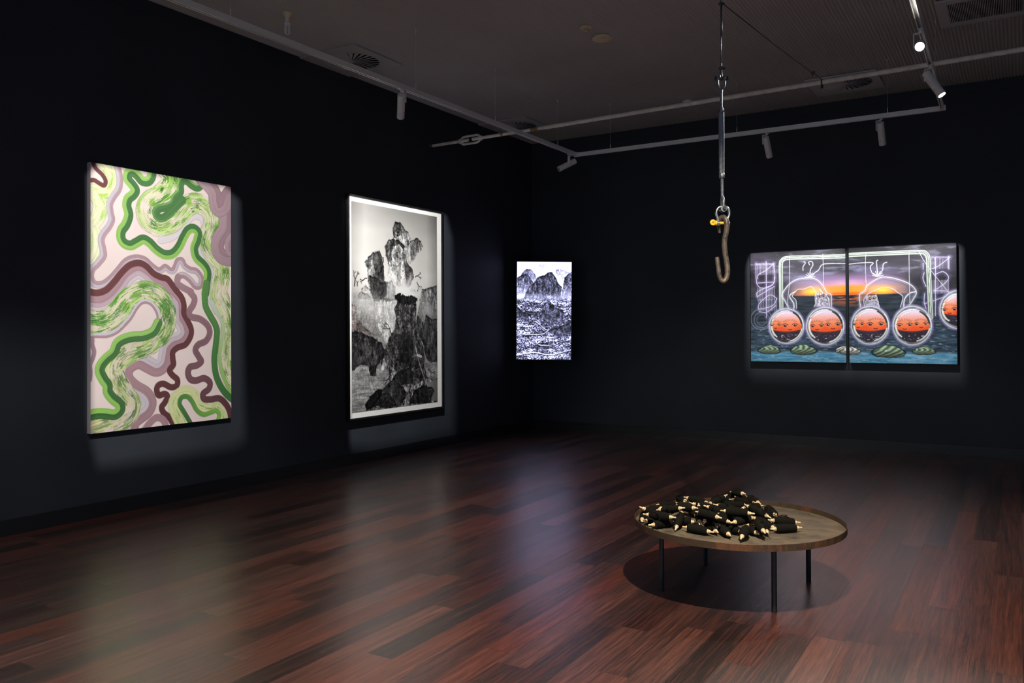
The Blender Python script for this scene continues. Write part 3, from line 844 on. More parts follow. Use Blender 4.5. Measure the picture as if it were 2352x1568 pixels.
def sphere(A, e, faces, seed):
    cx, cy = e[0] / 1000 * A.W, e[1] / 1000 * A.H
    rr = abs(e[2]) / 1000 * A.W
    A = A.sub([(cx, cy)], rr * 1.35)
    d = A.disc(e)
    A.over((176, 150, 212), np.clip((1.13 - d) / 0.11, 0, 1) * 0.75)
    A.over((196, 212, 210), np.clip((1.02 - d) / 0.04, 0, 1))
    x, y = (A.X - cx) / rr, (A.Y - cy) / rr
    inn = np.clip((0.97 - d) / 0.04, 0, 1)
    n = fbm(A.X * 14, A.Y * 30, seed)
    A.over(np.stack([50 + 120 * n, 62 + 124 * n, 70 + 124 * n], -1), inn)
    core = np.clip((0.88 - d) / 0.05, 0, 1)
    top = np.clip((y + 0.75) / 0.75, 0, 1)[..., None]
    sky = np.array((226, 206, 230)) * (1 - top) + np.array((240, 110, 50)) * top
    A.over(sky, core)
    waterline = 0.30 - 0.16 * x * x
    org = np.clip((y + 0.12) / 0.22, 0, 1) * core
    A.over((232, 84, 34), org)
    sea = np.clip((y - waterline) / 0.04, 0, 1) * core
    A.over(np.stack([28 + 30 * n, 24 + 24 * n, 36 + 34 * n], -1), sea)
    A.over((150, 60, 30), np.clip(1 - np.abs(y - waterline - .05) / .06, 0, 1) * core * np.clip(1 - abs(x), 0, 1) * .7)
    # foam
    f = vnoise(A.X * 60, A.Y * 90, seed + 3)
    A.over((200, 205, 210), np.clip((f - 0.72) / 0.1, 0, 1) * core * np.clip((y - 0.45) / 0.08, 0, 1) * .7)
    # rim highlights and dark refractions
    for a0, a1, rad, w, c in ((2.3, 3.6, .84, .10, (245, 250, 250)), (3.7, 4.9, .90, .05, (250, 250, 255)), (5.2, 6.1, .88, .08, (24, 26, 30)),
                              (0.2, 1.3, .90, .07, (235, 240, 240)), (1.5, 2.4, .91, .07, (40, 46, 54)), (3.9, 4.6, .76, .07, (230, 232, 238)), (5.6, 6.5, .97, .05, (240, 245, 245))):
        pts = [(cx + math.cos(a0 + (a1 - a0) * k / 8) * rr * rad, cy + math.sin(a0 + (a1 - a0) * k / 8) * rr * rad) for k in range(9)]
        A.ribbon(pts, rr * w, [(-1, 1, c, c)], soft=0.006, streak=0.1, opacity=0.85, unit=False)
    for fx, fy, s in faces:
        X0, Y0 = cx + fx * rr, cy + fy * rr
        hd = np.hypot((A.X - X0) / (rr * s * 1.9), (A.Y - Y0 + rr * s * .25) / (rr * s * 1.35))
        A.over((236, 140, 100), np.clip((1 - hd) / 0.5, 0, 1) * 0.45 * core)
        eye(A, X0 - rr * s * .95, Y0, rr * s * .34)
        eye(A, X0 + rr * s * .95, Y0 - rr * .02, rr * s * .34)
        A.ribbon([(X0 - rr * s * .3, Y0 + rr * s * .72), (X0, Y0 + rr * s * .82), (X0 + rr * s * .3, Y0 + rr * s * .72)], rr * .05, [(-1, 1, (120, 30, 20), (120, 30, 20))], soft=.003, streak=0, unit=False)
        for q in range(7):
            a = -2.6 + q * .33
            A.ribbon([(X0 + math.cos(a) * rr * s * 1.0, Y0 - rr * s * .5 + math.sin(a) * rr * s * .5), (X0 + math.cos(a) * rr * s * 1.6, Y0 - rr * s * .35 + math.sin(a) * rr * s * .95)], rr * .03,
                     [(-1, 1, (120, 80, 60), (120, 80, 60))], soft=.003, streak=0, opacity=.6, unit=False)

def paint_tanks():
    A = Art(2.41, 1.42, 640, 380, (50, 46, 54))
    u, v = A.X / A.W, A.Y / A.H
    hz = 0.41
    n = fbm(A.X * 2.2, A.Y * 7, 2)
    n2 = fbm(A.X * 6, A.Y * 26, 3)
    sky = 22 + 62 * n
    A.C[:] = np.stack([sky * 0.95, sky * 0.93, sky * 1.10], -1)
    A.over((120, 120, 140), np.clip((n2 - .55) / .2, 0, 1) * np.clip((.3 - v) / .1, 0, 1) * .7)
    g = np.clip(1 - np.abs(u - 0.5) / 0.29, 0, 1) ** 0.7
    A.over((196, 150, 205), g * np.clip((v - 0.20) / 0.08, 0, 1) * np.clip((hz - v) / .01, 0, 1) * 0.9)
    A.over((236, 176, 190), g * np.clip((v - 0.27) / 0.05, 0, 1) * np.clip((hz - v) / .01, 0, 1) * 0.8 * (0.6 + n2 * .5))
    A.over((248, 150, 40), g * np.clip((v - 0.31) / 0.03, 0, 1) * np.clip((hz - v) / .01, 0, 1))
    A.over((240, 92, 24), g * np.clip((v - 0.375) / 0.02, 0, 1) * np.clip((hz - v) / .01, 0, 1))
    yl = np.clip(1 - np.hypot((np.abs(u - .5) - .17) / .07, (v - .37) / .05), 0, 1)
    A.over((250, 214, 70), yl)
    sea = np.clip((v - hz) / .006, 0, 1)
    ws = fbm(A.X * 8, A.Y * 60, 5)
    A.over(np.stack([14 + 44 * ws, 20 + 52 * ws, 28 + 58 * ws], -1), sea)
    A.over((214, 92, 40), sea * np.clip((.52 - v) / .08, 0, 1) * np.clip(1 - np.abs(u - .5) / .14, 0, 1) * np.clip((ws - .42) / .1, 0, 1))
    deep = np.clip((v - .62) / .12, 0, 1)
    A.over(np.stack([14 + 70 * ws, 26 + 88 * ws, 40 + 98 * ws], -1), deep * .8)
    band = np.clip((v - .895 - .012 * (n2 - .5)) / .03, 0, 1)
    A.over(np.stack([30 + 110 * ws, 104 + 84 * ws, 140 + 80 * ws], -1), band)
    cap = vnoise(A.X * 18, A.Y * 170, 8) * vnoise(A.X * 30, A.Y * 90, 9)
    A.over((190, 204, 214), np.clip((cap - 0.42) / 0.12, 0, 1) * np.clip((v - .60) / .1, 0, 1) * .45)
    hz2 = np.exp(-((u - .62) / .10) ** 2 - ((v - .2) / .05) ** 2) + np.exp(-((u - .33) / .12) ** 2 - ((v - .24) / .04) ** 2)
    A.over((150, 144, 190), np.clip(hz2, 0, 1) * .55 * (0.5 + n2))
    white = (236, 238, 248)
    def line(p, w, c=white, o=.9, soft=.006):
        A.ribbon(p, w, [(-1, 1, c, c)], soft=soft, streak=0.15, opacity=o)
    Z = TANKS
    for e in Z['ripples']:
        for k in (1.0,):
            d = A.disc(e, k)
            A.over((150, 155, 180), np.clip(1 - np.abs(d - 1) / .10, 0, 1) * .6)
    for p in Z['stairL'] + Z['stairR']:
        line(p, .06, (128, 112, 172), .28, .03)
    for p in Z['hatch']:
        (x0, y0), (x1, y1) = p
        for k in range(12):
            xx = x0 + (x1 - x0) * k / 11
            line([(xx, y0), (xx, y1)], .007, (190, 185, 215), .7, .003)
    for p in Z['stairL'] + Z['stairR']:
        line(p, .010, (206, 200, 232), .85, .005)
    line(Z['frame'], .058, (84, 96, 94), 1)
    A.ribbon(Z['frame'], .052, [(-1, -.55, (186, 200, 190), (186, 200, 190)), (-.55, -.3, (90, 100, 100), (90, 100, 100)), (-.3, .1, (196, 210, 200), (196, 210, 200)), (.1, .4, (80, 90, 90), (80, 90, 90)), (.4, 1, (180, 194, 184), (180, 194, 184))], streak=.15, seed=4)
    for k in ('back1', 'back2'):
        o = Z[k]
        poly = o + Z['belly' + k[-1]][::-1]
        m = A.soften(A.inside(poly), 2)
        A.over((176, 172, 198), m * .30)
        line(o, .050, (190, 186, 216), .30, .03)
        line(o, .012, (228, 228, 240), .85, .008)
        line(Z['belly' + k[-1]], .009, (220, 220, 236), .85, .005)
    for k in ('leg1', 'arm1', 'leg2'):
        line(Z[k], .03, (190, 190, 215), .35, .015)
        line(Z[k], .010)
    for k in ('hair1', 'hair2'):
        m = A.inside(Z[k], .01, 30, 3)
        t = vnoise(A.X * 130, A.Y * 60, 4)
        A.over(np.stack([90 + 150 * t] * 2 + [110 + 145 * t], -1), m * .85)
        c = Z[k]
        ex, ey = (c[0][0] * .6 + c[1][0] * .4) / 1000 * A.W, (c[0][1] * .7 + c[2][1] * .3) / 1000 * A.H
        eye(A, ex, ey, .016); eye(A, ex + .045, ey - .01, .016)
    for p in Z['smoke']:
        line(p, .02, (190, 195, 215), .35, .012)
        line(p, .008, (235, 238, 246), .8)
    for (c,) in Z['star']:
        for k in range(7):
            a = -PI * (k + .5) / 7
            line([c, (c[0] + math.cos(a) * 26, c[1] + math.sin(a) * 50)], .008)
    for p in Z['strings']:
        line(p, .009, (214, 216, 224), .75)
    O = Z['orbs']
    sphere(A, O[0], [(-.62, -.05, .22), (.22, -.02, .30)], 3)
    sphere(A, O[1], [(-.42, 0, .25), (.42, -.06, .27)], 4)
    sphere(A, O[2], [(-.62, -.05, .22), (.30, -.04, .30)], 5)
    sphere(A, O[3], [(-.38, -.02, .28), (.46, -.08, .24)], 6)
    sphere(A, O[4], [(-.48, 0, .27)], 7)
    # leafy, shell-like shapes on the water line
    for i, e in enumerate(Z['shells']):
        cx, cy = e[0] / 1000 * A.W, e[1] / 1000 * A.H
        rx = abs(e[2]) / 1000 * A.W
        ry = rx * .42
        W_ = A.sub([(cx, cy)], rx * 1.3)
        X1, Y1 = (W_.X - cx) / rx, (W_.Y - cy) / ry
        grey = i in (2, 3)
        wob = (fbm(W_.X * 22, W_.Y * 22, i + 1.0) - 0.5) * 0.5
        d = np.abs(X1) ** 1.5 + np.abs(Y1 + 0.12 * np.cos(X1 * 3)) ** 1.8 + wob
        st = 0.5 + 0.5 * np.sin((X1 * 1.2 + (1.5 - 0.8 * i % 2) * Y1 * Y1 + Y1 * 0.9) * 11 + i + wob * 6)
        sh_ = np.clip(1.1 - (Y1 + .3) * .5, .4, 1.2)
        bs = np.stack([60 + 110 * st, 84 + 110 * st, 72 + 88 * st], -1) if not grey else np.stack([110 + 130 * st] * 2 + [108 + 120 * st], -1)
        W_.over((12, 20, 22), np.clip((1.16 - d) / .10, 0, 1) * .9)
        W_.over(bs * sh_[..., None] * .9, np.clip((1 - d) / .10, 0, 1))
        W_.over((240, 244, 240), np.clip(1 - np.hypot(X1 * 3 + .4, Y1 * 2 + .3) / .35, 0, 1) * .8)
    return A

# ---------------------------------------------------------------- artworks on the left wall
def make_canvas(name, label, art, y0, y1, z0, z1, thick, mat_edge, edge_mat_node, wall='L', cat='painting', group=None):
    root = empty(name, (XL, (y0 + y1) / 2, z0) if wall == 'L' else ((y0 + y1) / 2, YB, z0))
    tag(root, label, cat, group)
    cx, cz = (y0 + y1) / 2, z0
    def loc(a, out, z):           # a along the wall, out from it, height -> coordinates relative to root
        return (out, a - cx, z - cz) if wall == 'L' else (a - cx, -out, z - cz)
    bm = bmesh.new()
    if wall == 'L':
        box(bm, 0.002, thick - 0.0005, y0 - cx, y1 - cx, 0, z1 - z0)
    else:
        box(bm, y0 - cx, y1 - cx, -thick + 0.0005, -0.002, 0, z1 - z0)
    obj('stretcher', bm, mat_edge, root)
    if wall == 'L':
        art.mesh('painted_face', edge_mat_node, loc(y0, thick, z1), (0, y1 - y0, 0), (0, 0, z0 - z1), root)
    else:
        art.mesh('painted_face', edge_mat_node, loc(y0, thick, z1), (y1 - y0, 0, 0), (0, 0, z0 - z1), root)
    return root

M_PAINT = attr_material('painted_canvas', rough=0.62, spec=0.3, bump=0.1)
M_PRINT = attr_material('ink_print_paper', rough=0.42, spec=0.35)
M_OIL = attr_material('oil_paint', rough=0.40, spec=0.4, bump=0.15)
M_SCREEN = attr_material('glowing_screen', emit=3.0)

make_canvas('ribbon_painting', 'tall pink-white canvas painted with winding green, mauve and plum ribbons on left wall', paint_ribbons(),
            3.911, 5.298, 0.685, 2.858, 0.05, M_CANV, M_PAINT)

# framed print: outer frame, white mount and the print itself, set back inside the frame
py0, py1, pz0, pz1 = 6.905, 8.672, 0.498, 3.018
root = empty('framed_print', (XL, (py0 + py1) / 2, pz0))
tag(root, 'tall black-framed monochrome print of misty mountain crags hanging on left wall', 'picture')
cy, hw, ph, fwid, fdep = (py0 + py1) / 2, (py1 - py0) / 2, pz1 - pz0, 0.021, 0.05
bm = bmesh.new()
box(bm, 0.002, fdep, -hw, -hw + fwid, 0, ph, 0.002)
box(bm, 0.002, fdep, hw - fwid, hw, 0, ph, 0.002)
box(bm, 0.002, fdep, -hw + fwid, hw - fwid, 0, fwid, 0.002)
box(bm, 0.002, fdep, -hw + fwid, hw - fwid, ph - fwid, ph, 0.002)
obj('frame', bm, M_FRAME, root)
bm = bmesh.new()
box(bm, 0.004, 0.036, -hw + fwid, hw - fwid, fwid, ph - fwid)
obj('mount', bm, M_MAT, root)
iy0, iy1, iz0, iz1 = 6.965, 8.560, 0.581, 2.945
paint_print().mesh('print', M_PRINT, (0.0375, iy0 - cy, iz1 - pz0), (0, iy1 - iy0, 0), (0, 0, iz0 - iz1), root)

# ---------------------------------------------------------------- two canvases on the back wall, one picture across both
full = paint_tanks()
GX0, GX1 = -3.028, -0.622
def half(a, b):
    i0, i1 = int(round((a - GX0) / (GX1 - GX0) * (full.nx - 1))), int(round((b - GX0) / (GX1 - GX0) * (full.nx - 1)))
    A = Art(b - a, 1.42, i1 - i0 + 1, full.ny, (0, 0, 0))
    A.C = full.C[:, i0:i1 + 1].copy()
    return A
make_canvas('surreal_painting', 'left canvas of the diptych with glass spheres, arched glass figure and spiral stair', half(-3.028, -1.845),
            -3.028, -1.845, 1.068, 2.492, 0.055, M_CANVD, M_OIL, 'B', group='diptych canvases on the back wall')
make_canvas('surreal_painting', 'right canvas of the diptych, with a third sphere cropped at its right edge', half(-1.805, -0.622),
            -1.805, -0.622, 1.068, 2.490, 0.055, M_CANVD, M_OIL, 'B', group='diptych canvases on the back wall')

# ---------------------------------------------------------------- upright screen set across the corner
rx, ry = math.cos(YAW), math.sin(YAW)
sc = empty('wall_screen', (-5.905, 10.547, 1.03))
sc.rotation_euler = (0, math.radians(0.75), YAW)
tag(sc, 'bright portrait video screen of ink mountains above a town, across the room corner', 'screen')
SW, SH = 0.79, 1.415
bm = bmesh.new()
box(bm, -SW / 2 - 0.012, SW / 2 + 0.012, 0.0, 0.055, 0.024, 0.036 + SH + 0.012, 0.004)
obj('casing', bm, M_BLACK, sc)
bm = bmesh.new()
for a, b, c, d in ((-SW / 2 - 0.012, -SW / 2, 0.024, SH + 0.048), (SW / 2, SW / 2 + 0.012, 0.024, SH + 0.048), (-SW / 2, SW / 2, 0.024, 0.036), (-SW / 2, SW / 2, 0.036 + SH, 0.048 + SH)):
    box(bm, a, b, -0.006, -0.0003, c, d)
obj('bezel', bm, M_BLACK, sc)
paint_screen().mesh('display', M_SCREEN, (-SW / 2, -0.003, 0.036 + SH), (SW, 0, 0), (0, 0, -SH), sc)
bm = bmesh.new()
box(bm, -0.2, 0.2, 0.055, 0.075, 0.5, 0.95)
box(bm, -0.03, 0.03, 0.075, 0.70, 0.68, 0.76)
box(bm, -0.06, 0.06, 0.40, 0.46, 0.60, 0.84)
obj('wall_bracket', bm, M_BLACK, sc)

# ---------------------------------------------------------------- round steel table
TX, TY, TR, TZ = -1.402, 4.79, 0.59, 0.372
tb = empty('round_table', (TX, TY, 0))
tag(tb, 'low round rusted steel tray table on four thin black legs', 'table')
bm = bmesh.new()
lathe(bm, [(0, TZ - 0.004), (TR - 0.0042, TZ - 0.004), (TR - 0.0042, TZ), (0, TZ)], (0, 0, 0), (0, 0, 1), 128, cap=False)
obj('tray', bm, M_TRAY, tb, smooth=True, angle=40)
bm = bmesh.new()
lathe(bm, [(TR - 0.004, TZ - 0.006), (TR, TZ - 0.006), (TR, 0.4005), (TR - 0.001, 0.4015), (TR - 0.003, 0.4015), (TR - 0.004, 0.4005), (TR - 0.004, TZ - 0.006)], (0, 0, 0), (0, 0, 1), 128, cap=False)
obj('rim', bm, M_RIM, tb, smooth=True, angle=40)
for lx, ly in ((-1.763, 4.520), (-1.120, 4.482), (-1.080, 5.128), (-1.713, 5.143)):
    bm = bmesh.new()
    lathe(bm, [(0.0135, 0), (0.0145, 0.002), (0.0145, TZ - 0.0045)], (lx - TX, ly - TY, 0), (0, 0, 1), 20)
    obj('leg', bm, M_BLACK, tb, smooth=True, angle=40)

# ---------------------------------------------------------------- cord-wound bobbins
BOBBINS = [
    (-0.435, -0.203, 0.051, 0.63, 0.65, -0.43, 'at the far left rim, its tip jutting over the edge'),
    (-0.492, -0.217, 0.032, -0.26, 0.96, 0.12, 'standing end-on at the left rim, pale knob facing out'),
    (-0.403, -0.252, 0.025, 0.56, 0.83, 0.0, 'lying low along the left front rim'),
    (-0.33, -0.32, 0.025, 0.59, 0.81, -0.0, 'lying at the left front with a bare knob pointing left'),
    (-0.345, -0.341, 0.071, 1.0, 0.04, 0.0, 'resting on the left heap, tip pointing right toward the end-on one'),
    (-0.248, -0.287, 0.048, -0.1, 0.92, 0.38, 'seen end-on at the middle of the left front edge'),
    (-0.496, 0.174, 0.025, 0.59, 0.81, 0.0, 'at the back left rim with one tip over the tray floor'),
    (-0.339, -0.051, 0.069, 0.09, 0.98, 0.18, 'leaning diagonally up to the right in the left heap'),
    (-0.473, -0.023, 0.036, 0.79, 0.61, -0.01, 'lying level in the left heap behind the front row'),
    (-0.417, 0.227, 0.056, 0.62, -0.79, 0.06, 'at the back left seen nearly end-on'),
    (-0.283, 0.121, 0.083, 0.96, -0.29, -0.06, 'on the crest of the left half of the heap'),
    (-0.181, -0.023, 0.083, 0.89, 0.42, -0.2, 'crossing the crest of the heap left of centre'),
    (-0.156, -0.215, 0.077, 0.31, -0.85, -0.43, 'steeply slanting down the middle of the left half'),
    (-0.232, -0.12, 0.072, 0.67, -0.7, -0.25, 'short-looking, slanting down right under the left crest'),
    (-0.268, -0.213, 0.028, 0.98, 0.21, -0.03, 'lying level behind the end-on one of the front edge'),
    (-0.116, -0.355, 0.025, 0.98, -0.21, -0.0, 'large front-row one with a loose cord loop at its right'),
    (-0.108, -0.174, 0.057, 0.67, -0.7, -0.26, 'sloping down right just right of the steep one'),
    (-0.077, -0.099, 0.085, 0.98, -0.14, -0.16, 'pointing its tip up left near the centre of the heap'),
    (-0.066, -0.286, 0.026, 0.66, -0.75, -0.03, 'in the front behind the large loop-tailed one'),
    (-0.003, -0.17, 0.071, 0.94, -0.35, -0.01, 'thick dark one across the centre of the heap'),
    (0.023, -0.32, 0.025, 0.57, -0.83, -0.0, 'front centre, tip pointing down right at the viewer'),
    (0.092, -0.223, 0.072, 0.38, 0.93, -0.01, 'front centre top, rising to the right, both tips showing'),
    (-0.043, -0.045, 0.091, 0.96, -0.27, -0.09, 'upper centre, wrapped in a stray loop of cord'),
    (-0.183, 0.201, 0.081, 0.36, 0.91, 0.2, 'back centre, ends meeting other pale tips'),
    (-0.056, 0.323, 0.063, 0.99, -0.17, -0.01, 'highest at the back, tip pointing left'),
    (-0.029, 0.435, 0.057, 0.67, -0.74, -0.06, 'at the back right below the highest one'),
    (0.047, 0.127, 0.075, 0.46, 0.89, -0.02, 'upper right, lying level with both pale tips bare'),
    (-0.097, 0.266, 0.049, 1.0, 0.06, 0.05, 'back row right of centre, tip pointing right'),
    (0.063, 0.018, 0.045, 0.72, 0.69, -0.08, 'right of centre, tip pointing right above the slanting pair'),
    (0.167, -0.06, 0.035, 0.86, -0.48, -0.18, 'right part, slanting down right beside the large end one'),
    (0.196, -0.264, 0.066, 0.52, -0.83, -0.2, 'front right, long one slanting steeply down to the tray floor'),
    (0.293, -0.087, 0.025, 0.74, 0.67, 0.0, 'rightmost front one, lying flat with a frayed end'),
    (0.26, 0.012, 0.04, 0.78, 0.62, -0.11, 'rightmost back one, topped with curled loose cord'),
    (0.159, 0.06, 0.035, 0.39, -0.91, -0.16, 'right part, pointing its collar toward the viewer'),
    (0.138, -0.344, 0.043, 0.06, -0.98, -0.2, 'front centre right, leaning down left onto the tray'),
    (0.051, -0.247, 0.027, -0.76, 0.65, 0.04, 'seen end-on in the front between two slanting ones'),
    (0.136, -0.213, 0.025, 0.64, -0.77, -0.0, 'mostly hidden in the front under the long slanting one'),
    (0.187, -0.158, 0.035, 0.52, -0.84, -0.15, 'at the front right end behind the long slanting one'),
    (0.12, 0.282, 0.03, 0.56, -0.83, -0.08, 'back right, dark one sinking toward the bare tray floor'),
    (-0.043, -0.249, 0.075, 0.98, -0.11, -0.15, 'small-looking, tucked between the centre front ones'),
    (-0.308, 0.036, 0.051, 0.76, -0.64, -0.06, 'half buried behind the leaning left ones'),
    (-0.406, -0.084, 0.061, 0.08, 0.99, -0.13, 'half buried in the middle of the left heap'),
    (-0.184, 0.39, 0.055, 0.43, 0.9, 0.1, 'along the back rim behind the crest'),
    (-0.313, -0.251, 0.096, 0.96, -0.21, 0.21, 'on top of the left heap, half covered by its neighbours'),
    (-0.071, -0.311, 0.102, 0.9, -0.44, 0.0, 'half buried under the centre of the crest'),
    (0.069, -0.239, 0.118, 1.0, -0.06, 0.03, 'half buried below the upper centre ones'),
    (-0.24, -0.203, 0.107, 0.89, -0.44, 0.1, 'half hidden just below the left crest'),
    (-0.105, 0.363, 0.105, 0.69, -0.71, 0.12, 'half hidden at the very back of the crest'),
    (0.113, 0.009, 0.082, 0.88, -0.42, -0.22, 'half hidden on the right slope of the heap'),
]

def winding_mesh(seed, r0_, r1_, rmid, n=25, half=0.057):
    rnd = random.Random(seed)
    bm = bmesh.new()
    seg, per = 20, 5
    rows = n * per
    ph = [rnd.uniform(0, 6.28) for _ in range(6)]
    rings = []
    for i in range(rows + 1):
        t = i / rows
        ring = []
        env = (r0_ * (1 - t) + r1_ * t) + (rmid - (r0_ + r1_) / 2) * (1 - (2 * t - 1) ** 2) ** 0.7
        env *= 1 - 0.30 * max(0, 1 - min(t, 1 - t) / 0.05) ** 2
        env *= 0.72 + 0.28 * min(1, min(t, 1 - t) / 0.22) if seed != 2 else 1
        for k in range(seg):
            a = 2 * PI * k / seg
            tilt = 0.35 * math.sin(a + ph[0] + t * 2.4) + 0.2 * math.sin(2 * a + ph[1])
            rid = abs(math.sin(PI * (t * n + a / (2 * PI) * (1 if seed % 2 else 2) + tilt)))
            r = env * (1 + 0.05 * math.sin(5 * t + ph[2]) + 0.04 * math.sin(a + ph[3] + 3 * t)) + 0.0030 * rid - 0.0012
            ring.append(bm.verts.new((r * math.cos(a), r * math.sin(a), (t - 0.5) * 2 * half)))
        rings.append(ring)
    for p, q in zip(rings, rings[1:]):
        for k in range(seg):
            bm.faces.new((p[k], p[(k + 1) % seg], q[(k + 1) % seg], q[k]))
    bm.faces.new(rings[0][::-1])
    bm.faces.new(rings[-1])
    # a few strands lying across the winding
    for s in range(2):
        a0 = rnd.uniform(0, 6.28)
        z0, z1 = rnd.uniform(-.04, 0), rnd.uniform(0, .04)
        pts = []
        for k in range(12):
            t = k / 11
            a = a0 + t * 2.3
            rr = rmid + 0.0022
            pts.append((rr * math.cos(a), rr * math.sin(a), z0 + (z1 - z0) * t))
        tube(bm, catmull(pts, 2), 0.0017, 6)
    return bm

def tail_mesh(seed):
    rnd = random.Random(seed + 50)
    bm = bmesh.new()
    for s in range(1):
        pts = [(0.015, 0, -0.045)]
        x, y, z = pts[0]
        a = rnd.uniform(-1, 1)
        for k in range(14):
            a += rnd.uniform(-1.1, 1.3)
            z += math.cos(a) * 0.016
            y += math.sin(a) * 0.013
            x = 0.021 + 0.004 * rnd.random()
            pts.append((x, y, z))
        tube(bm, catmull(pts, 4), 0.0017, 6)
    return bm

def spindle_mesh():
    bm = bmesh.new()
    h = [(0.0, 0.0905), (0.0030, 0.0902), (0.0040, 0.088), (0.0040, 0.0745), (0.0046, 0.072), (0.0076, 0.0695), (0.0082, 0.0655), (0.0070, 0.0625), (0.0052, 0.0612),
         (0.0056, 0.0602), (0.0100, 0.0595), (0.0105, 0.0570), (0.0060, 0.0560), (0.0055, 0.03)]
    prof = [(r, -t) for r, t in h] + [(r, t) for r, t in h[::-1]]
    lathe(bm, prof, (0, 0, 0), (0, 0, 1), 14, cap=False)
    return bm

variants = []
for s, (a_, b_, c_) in enumerate(((.0135, .0145, .0195), (.012, .0165, .020), (.0165, .0165, .0195), (.011, .013, .0185))):
    rt_ = empty('cord_bobbin')
    w_ = obj('cord_winding', winding_mesh(s, a_, b_, c_), M_CORD, rt_, smooth=True)
    s_ = obj('spindle', spindle_mesh(), M_WOOD, rt_, smooth=True, angle=50)
    t_ = obj('loose_cord', tail_mesh(s), M_CORD, rt_, smooth=True)
    rt_.scale = (1.15, 1.15, 1.08)
    variants.append((rt_, w_, s_, t_))
used = [False] * 4
GROUP = 'black cord bobbins heaped on the round table'
for i, (bx, by, bz, dx, dy, dz, where) in enumerate(BOBBINS):
    v = 2 if 'rightmost' in where else (i * 7 + i // 3) % 4
    src = variants[v]
    tail = ('loop' in where or 'loose' in where or 'frayed' in where or i % 3 == 0)
    if not used[v]:
        used[v] = True
        root = src[0]
    else:
        root = src[0].copy()
        COL.objects.link(root)
        for part in src[1:3] + ((src[3],) if tail else ()):
            c = part.copy()
            COL.objects.link(c)
            c.parent = root
    d = Vector((dx, dy, dz)).normalized()
    root.location = (TX + bx, TY + by, TZ + bz + 0.0005)
    q = d.to_track_quat('Z', 'X')
    # turn about its own axis so loose cord lies on the upper side
    x = q @ Vector((1, 0, 0))
    yv = q @ Vector((0, 1, 0))
    ang = math.atan2(yv.z, x.z)
    root.rotation_euler = (q @ Matrix.Rotation(ang + (i % 5 - 2) * 0.35, 3, 'Z').to_quaternion()).to_euler()
    tag(root, 'black-corded wooden bobbin ' + where, 'bobbin', GROUP)

# ---------------------------------------------------------------- ceiling-hung lighting track: left run, back run, right run
TKX, TKY, TKR, TK0, TK1 = -4.865, 9.594, -0.655, 3.731, 3.778
tk = empty('lighting_track', (TKX, TKY, TK1))
tag(tk, 'silver grey U-shaped lighting track hung on thin wires below the ribbed ceiling', 'lighting track')
hw_ = 0.018
def trx(y):
    return TKR + 0.0155 * (TKY - y)       # the right run splays out very slightly
RAIL = [(-hw_, 0), (-0.010, 0), (-0.010, 0.014), (-0.006, 0.014), (-0.006, 0.024), (0.006, 0.024), (0.006, 0.014), (0.010, 0.014), (0.010, 0), (hw_, 0), (hw_, TK1 - TK0), (-hw_, TK1 - TK0)]
def rel(x, y, z):
    return (x - TKX, y - TKY, z - TK1)
def rail(a, d, u, label=None):
    bm = bmesh.new()
    extrude_profile(bm, RAIL, rel(*a), d, u, (0, 0, 1))
    o = obj('rail', bm, M_TRACK, tk)
    bm = bmesh.new()
    ux = Vector(u)
    A_ = Vector(rel(*a)) + Vector((0, 0, 0.013))
    for sgn in (-1, 1):
        extrude_profile(bm, [(sgn * 0.0095, 0), (sgn * 0.0065, 0), (sgn * 0.0065, 0.003), (sgn * 0.0095, 0.003)], A_, d, u, (0, 0, 1))
    c = obj('conductor', bm, M_SLOT, o)
rail((TKX, 0.4, TK0), (0, TKY - 0.4 - 0.03, 0), (1, 0, 0))
rail((TKX + 0.03, TKY, TK0), (TKR - TKX - 0.06, 0, 0), (0, 1, 0))
rail((trx(0.4), 0.4, TK0), (trx(TKY - .03) - trx(0.4), TKY - 0.4 - 0.03, 0), (1, 0, 0))
for cxx in (TKX, TKR):
    bm = bmesh.new()
    x0, x1, y0, y1, _, _ = 0, 0, 0, 0, 0, 0
    a = rel(cxx, TKY, TK0)
    box(bm, a[0] - 0.031, a[0] + 0.031, a[1] - 0.031, a[1] + 0.0185, a[2] - 0.001, a[2] + 0.048, 0.001)
    obj('corner_connector', bm, M_TRACK, tk)
for ye in (0.4, ):
    for cxx in (TKX, trx(0.4)):
        a = rel(cxx, ye, TK0)
        bm = bmesh.new()
        box(bm, a[0] - 0.019, a[0] + 0.019, a[1] - 0.012, a[1], a[2], a[2] + 0.048)
        obj('end_cap', bm, M_TRACK, tk)
for hx, hy in ((TKX, 2.3), (TKX, 4.07), (TKX, 6.24), (TKX, 7.64), (TKX, 9.08), (-4.389, TKY), (-2.782, TKY), (-1.174, TKY), (trx(2.3), 2.3), (trx(5.4), 5.4), (trx(8.62), 8.62)):
    a = rel(hx, hy, TK1)
    bm = bmesh.new()
    lathe(bm, [(0.0045, 0), (0.0045, 0.055), (0.0012, 0.06), (0.0012, H - TK1 - 0.03), (0.004, H - TK1 - 0.029), (0.007, H - TK1 - 0.004)], a, (0, 0, 1), 8)
    obj('suspension_wire', bm, M_TRACK, tk, smooth=True, angle=40)

